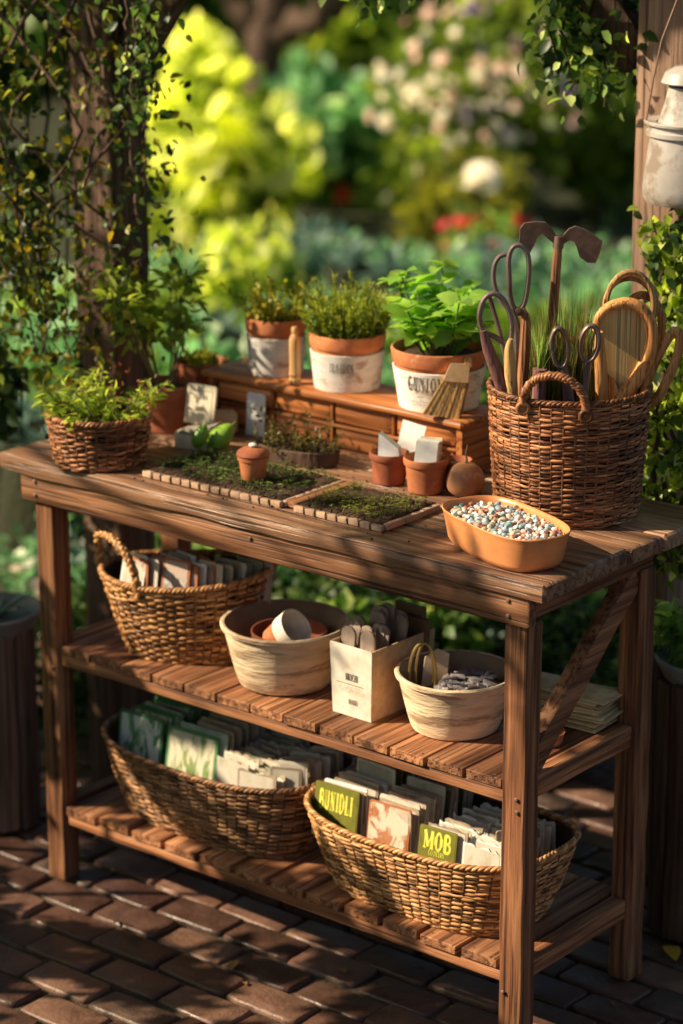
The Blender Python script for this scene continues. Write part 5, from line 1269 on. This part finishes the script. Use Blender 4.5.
shrub('green_shrub', 'dark green shrub behind the rightmost herb pot, dotted with red flowers', 'shrub', 350, 170, 420, 12.8, 150, L_MID, 34, 26, .10, 'quad', .3, flowers=[(P_RED, 2, .06)])
shrub('rose_bush', 'tall blurred bush of pale pink and white blossoms in the background', 'rose bush', 475, -5, 330, 12.0, 210, L_FRESH, 62, 18, .10, 'quad', .22, flowers=[(P_PINK, 50, .044), (P_WHITE, 84, .042), (P_VIO, 12, .042)])
shrub('green_shrub', 'lit green shrub filling the gap beside the right post', 'shrub', 605, 60, 400, 12.2, 130, L_FRESH, 44, 24, .08, 'round', .3)
shrub('green_shrub', 'fresh green shrub low behind the rose bush on the left', 'shrub', 385, 100, 360, 13.6, 110, L_FRESH, 34, 24, .08, 'round', .32)
shrub('green_shrub', 'olive shrub beneath the rose bush, partly in sunlight', 'shrub', 470, 150, 400, 11.0, 150, L_OLIVE, 26, 18, .09, 'quad', .3)
wb = thing('white_bloom', 'large single white bloom standing out before the rose bush', 'flower', tuple(at(479, 330, 10.4)*np.array([1, 1, 0]))); fb = MB()
zt = at(479, 165, 10.4)[2]; n_ = 24; a = np.arange(n_)*2.4; D = np.stack([np.cos(a)*np.linspace(.9, .2, n_), np.sin(a)*np.linspace(.9, .2, n_), np.linspace(.25, 1.2, n_)], -1)
leaves(fb, np.repeat(np.array([[0, 0, zt-.05]]), n_, 0), D, .10, 'round', width=1.1); fb.build('petals', P_WHITE, wb, 0)
MB().tube([(0, 0, 0), (.02, 0, zt*.5), (0, 0, zt-.03)], [.008, .006, .005], 6).build('stem', STEMG, wb)
d_ = 10.2; c_ = at(487, 262, d_); ub = thing('flower_bowl', 'wide terracotta bowl of red flowers on a stone plinth in the background', 'planter', (c_[0], c_[1], 0)); zb = c_[2]
MB().lathe([(.05, zb-.03), (.10, zb-.015), (.16, zb+.04), (.17, zb+.06), (.178, zb+.07), (.165, zb+.075), (.15, zb+.06), (.0005, zb+.05)], 40).build('bowl', TERRA, ub)
MB().plank((-.09, -.09, 0), (.09, .09, zb-.031), 2, 4, .01, .004).build('plinth', BARK, ub)
lf = MB(); clump_crown(lf, (0, 0, zb+.10), (.15, .15, .05), 14, 14, .06, 'round', .4); lf.build('foliage', L_MID, ub, 0)
fb = MB(); Q = RNG.normal(size=(26, 3))*np.array([.08, .08, .012])+np.array([0, 0, zb+.145]); leaves(fb, Q, rdir(26), .05, 'round', width=1.2); fb.build('blossoms', P_RED, ub, 0)
for (u, v, d, s_) in ((352, 262, 9.2, .15), (392, 275, 9.0, .16), (425, 300, 8.8, .15), (222, 330, 8.4, .12), (560, 300, 9.2, .14), (20, 420, 7.0, .16), (40, 450, 6.9, .13)):
    c_ = at(u, v, d); pz = max(0, c_[2]-.02)
    a_ = thing('agave', 'blue-green rosette plant raised among the blurred shrubs', 'agave', (c_[0], c_[1], 0), 0, 'blue-green rosette plants in the background'); lf = MB(); n_ = 30
    a = RNG.random(n_)*TAU; e = RNG.random(n_)*1.3; D = np.stack([np.cos(a)*np.cos(e), np.sin(a)*np.cos(e), np.sin(e)], -1)
    leaves(lf, np.repeat(np.array([[0, 0, pz]]), n_, 0), D, .8*s_*(.7+.5*RNG.random(n_)), 'leaf', width=.38, nrm=np.tile([[0, 0, 1.]], (n_, 1))+RNG.normal(size=(n_, 3))*.1); lf.build('leaves', L_BLUE, a_, 0)
    if pz > .05: MB().lathe([(.10, 0), (.12, pz*.5), (.09, pz+.01)], 20, wob=.1).build('mound', EARTH, a_)
def low(us, vs, mats, n, label, group, r=(.16, .3), h=(.14, .3), size=.045, fl=None, nl=30):
    for i in range(n):
        u = us[0]+(us[1]-us[0])*(i+RNG.random())/n
        v = vs[0]+(vs[1]-vs[0])*RNG.random(); c_ = on(u, v, 0)
        rr = r[0]+(r[1]-r[0])*RNG.random(); hh = h[0]+(h[1]-h[0])*RNG.random()
        root = thing('low_shrub', label, 'shrub', (c_[0], c_[1], 0), 0, group); lf = MB()
        clump_crown(lf, (0, 0, hh*.55), (rr, rr, hh*.5), 20, nl, size*(.8+.4*RNG.random()), 'quad', .38, 1.2, zmin=.02); lf.build('foliage', mats[i % len(mats)], root, 0)
        if fl and i % 2 == 0:
            fb = MB(); Q = RNG.normal(size=(9, 3))*np.array([rr*.6, rr*.6, .03])+np.array([0, 0, hh]); leaves(fb, Q, rdir(9), .035, 'round', width=1.2); fb.build('blossoms', fl, root, 0)
low((60, 640), (560, 640), (L_TEAL, L_BLUE, L_MID, L_BLUE), 15, 'low blurred green plant seen through the gap under the bench top', 'low plants seen under the bench top', fl=P_PINK)
low((40, 700), (640, 720), (L_DARK, L_DARK, L_MID), 13, 'low dark leafy plant on the ground just behind the bench', 'dark low plants behind the bench', (.16, .22), (.2, .42), .04)
low((-40, 720), (470, 520), (L_MID, L_TEAL, L_DARK), 13, 'green bushy plant in the bed further behind the bench', 'bushy plants in the bed behind the bench', (.25, .4), (.3, .5), .06)
low((150, 640), (300, 350), (L_TEAL, L_FRESH, L_BLUE, L_TEAL), 9, 'sunlit low shrub in the middle of the garden bed', 'sunlit low shrubs mid garden', (.28, .4), (.22, .34), .055, nl=34)
low((-60, 740), (380, 440), (L_TEAL, L_MID, L_FRESH, L_TEAL), 9, 'green bushy plant deep in the garden bed', 'bushy plants deep in the bed', (.3, .42), (.22, .36), .085)
shrub('lime_shrub', 'small bright lime shrub low behind the first herb pot', 'shrub', 232, 215, 420, 9.6, 95, L_LIME, 18, 16, .06, 'round', .34, lightup=.5, spark=.25)
shrub('green_shrub', 'bright leafy shrub at the centre back, left of the rose bush', 'shrub', 335, 20, 300, 14.5, 110, L_FRESH, 30, 18, .11, 'round', .3, spark=.2)
shrub('violet_plant', 'dark leafy plant with tiny violet flowers behind the side brace', 'plant', 575, 598, 850, 5.7, 130, L_DARK, 44, 40, .032, 'quad', .3, flowers=[(P_VIO, 5, .012)], stems=False)  # dark leaves carried low to stand in for shade behind the bench
for i, u in enumerate(range(-220, 960, 105)):
    d = 16.5+1.5*RNG.random(); c_ = at(u, 150, d)
    root = thing('hedge_shrub', 'tall dark hedge bush closing off the far end of the garden', 'hedge bush', (c_[0], c_[1], 0), 0, 'dark hedge bushes at the far end'); lf = MB()
    clump_crown(lf, (0, 0, .85), (.75, .75, 1.05), 70, 40, .13, 'quad', .26, 1.2, zmin=.1); lf.build('crown', [L_MID, L_DARK, L_MID][i % 3], root, 0)
tk = thing('leaning_tree', 'old tree with thick crooked brown limbs crossing the top of the view', 'tree', tuple(at(285, 330, 13.5)*np.array([1, 1, 0])))
o0 = np.array(tk.location); mb = MB(); D0 = 13.5
for pts, r0, r1 in (([(255, 200, D0+.2), (262, 90, D0+.1), (268, 40, D0), (275, -30, D0)], .11, .09), ([(270, 38, D0), (310, 22, D0-.1), (345, 0, D0-.2), (390, -60, D0-.3)], .08, .06), ([(266, 40, D0), (235, 5, D0), (210, -50, D0)], .065, .05)):
    P = np.array([at(*p) for p in pts])-o0; t = np.linspace(0, len(P)-1, 14); P = np.stack([np.interp(t, np.arange(len(P)), P[:, i]) for i in range(3)], -1)+RNG.normal(size=(14, 3))*.015; mb.tube(P, rad(14, r0, r1), 10)
P = [(0, 0, 0), tuple(np.array(at(255, 200, D0+.2))-o0)]; mb.tube(P, [.14, .112], 10); mb.build('trunk', BARK, tk, 0)
lf = MB(); clump_crown(lf, tuple(at(290, -190, D0)-o0), (1.6, 1.6, .45), 50, 40, .13, 'quad', .2); lf.build('crown', L_MID, tk, 0)

# ------------------------------------------------------------------ unseen hedge and tree left of the view, shaped to shade the bench
RNG = np.random.default_rng(21)
AZ = np.array([SUN_AZ[0], SUN_AZ[1], 0]); PZ = np.array([-SUN_AZ[1], SUN_AZ[0], 0]); TE = math.tan(SUN_EL)
def sunpt(p, h, a0): return PZ*p+AZ*a0+np.array([0, 0, h+a0*TE])
HED = 2.1
hg = thing('blocker_hedge', 'unseen leafy hedge shaped to shade the paving and lower bench', 'hedge', tuple(AZ*HED)); o0 = np.array(hg.location)  # off-view sun blocker; its holes pass chosen patches of light
holes = []
for (u, v, c_, d_) in ((15, 845, .13, .05), (60, 885, .12, .05), (110, 900, .12, .05), (180, 905, .12, .05), (235, 908, .12, .05), (285, 925, .12, .05), (5, 1010, .09, .05), (70, 1015, .1, .05), (255, 1012, .1, .06), (330, 1000, .08, .04), (615, 985, .1, .06), (640, 1000, .1, .06)):
    X = on(u, v, 0); holes.append((X@PZ, -(X@AZ)*TE, c_*1.4, d_*1.65))
for X in ((-.96, .10, .31), (-.84, .09, .30), (-.72, .06, .27)): holes.append((np.array(X)@PZ, X[2]-(np.array(X)@AZ)*TE, .12, .055))
lf = MB(); P = []
while len(P) < 15000:
    p = -1.7+3.4*RNG.random(); zz = RNG.random(); 
    top = .0+.05*noise.noise(Vector((p*3.1, 1, 0)))+.035*noise.noise(Vector((p*9, 4, 0)))
    h = -HED*TE+(HED*TE+top)*zz
    if any(((p-a)/c)**2+((h-b_)/d)**2 < 1 for a, b_, c, d in holes): P.append(np.array([0, 0, -.3])); continue
    P.append(PZ*p+AZ*RNG.normal()*.05+np.array([0, 0, h+HED*TE]))
P = np.array(P); leaves(lf, P, rdir(len(P)), .055+.03*RNG.random(len(P)), 'quad', width=1.5); lf.build('foliage', L_MID, hg, 0)
mb = MB()
for k in range(12):
    p = -1.5+3.*k/11; branch(mb, tuple(PZ*p), tuple(PZ*(p+RNG.normal()*.1)+np.array([0, 0, 1.1])), .02, .008)
mb.build('stems', BARK, hg, 0)
yt = thing('blocker_tree', 'unseen tree with leaf clusters placed to shade parts of the bench and post', 'tree', tuple(AZ*2.6+PZ*-1.6)); o0 = np.array(yt.location); mb = MB(); lf = MB()  # off-view; leaf clusters sit on sun rays to shade chosen spots
TR = 2.6
blobs = []
def shade(x, y, z, r_, n): X = np.array([x, y, z]); blobs.append((X@PZ, z-(X@AZ)*TE, r_, n))
for x in (-.12, -.20, -.28): shade(x, -.02, .85, .05, 26)
for z in (.60, .69): shade(-.022, .35, z, .035, 20)
pv_ = np.array([-1.37, .44, 0])@PZ
for k in range(150): blobs.append((pv_-.9+.95*RNG.random(), .3+1.6*RNG.random(), .10, 14))
for k in range(4): blobs.append((-.62+.7*RNG.random(), .25+.8*RNG.random(), .035+.03*RNG.random(), 6))
for (p, h, r_, n) in blobs:
    c_ = sunpt(p, h, TR)-o0; Q = c_+RNG.normal(size=(n, 3))*r_*.6
    leaves(lf, Q, rdir(n), .05+.03*RNG.random(n), 'quad', width=1.3)
top_ = np.array([0, 0, 2.1]); mb.tube([(0, 0, 0), (.04, .02, 1.1), tuple(top_)], [.05, .04, .028], 9)
for k in range(9):
    tgt = sunpt(-1.2+1.5*(k/8), .4+.8*RNG.random(), TR)-o0; branch(mb, tuple(top_*(.75+.25*RNG.random())), tuple(tgt), .014, .003, 8, .03)
mb.build('trunk', BARK, yt, 0); lf.build('crown', L_MID, yt, 0)

cv = thing('blocker_canopy', 'unseen roof of leaves added over the pergola to block sky light', 'vine', (-.8, .4, 2.64), 0); lf = MB(); st = MB()  # leaf layer added out of view to cut sky light on the bench
P = np.stack([-2.8+4.8*RNG.random(7000), -.50+2.4*RNG.random(7000), RNG.normal(size=7000)*.06], -1)
D = RNG.normal(size=(7000, 3)); D[:, 2] *= .35; leaves(lf, P, D, .09+.05*RNG.random(7000), 'leaf', width=1.3); lf.build('leaves', L_MID, cv, 0)
for k in range(16):
    y = -.45+2.3*k/15; P = [(-2.7+.46*i, y+RNG.normal()*.08, RNG.normal()*.02) for i in range(11)]; st.tube(P, .008, 6)
st.build('stems', STEMM, cv, 0)
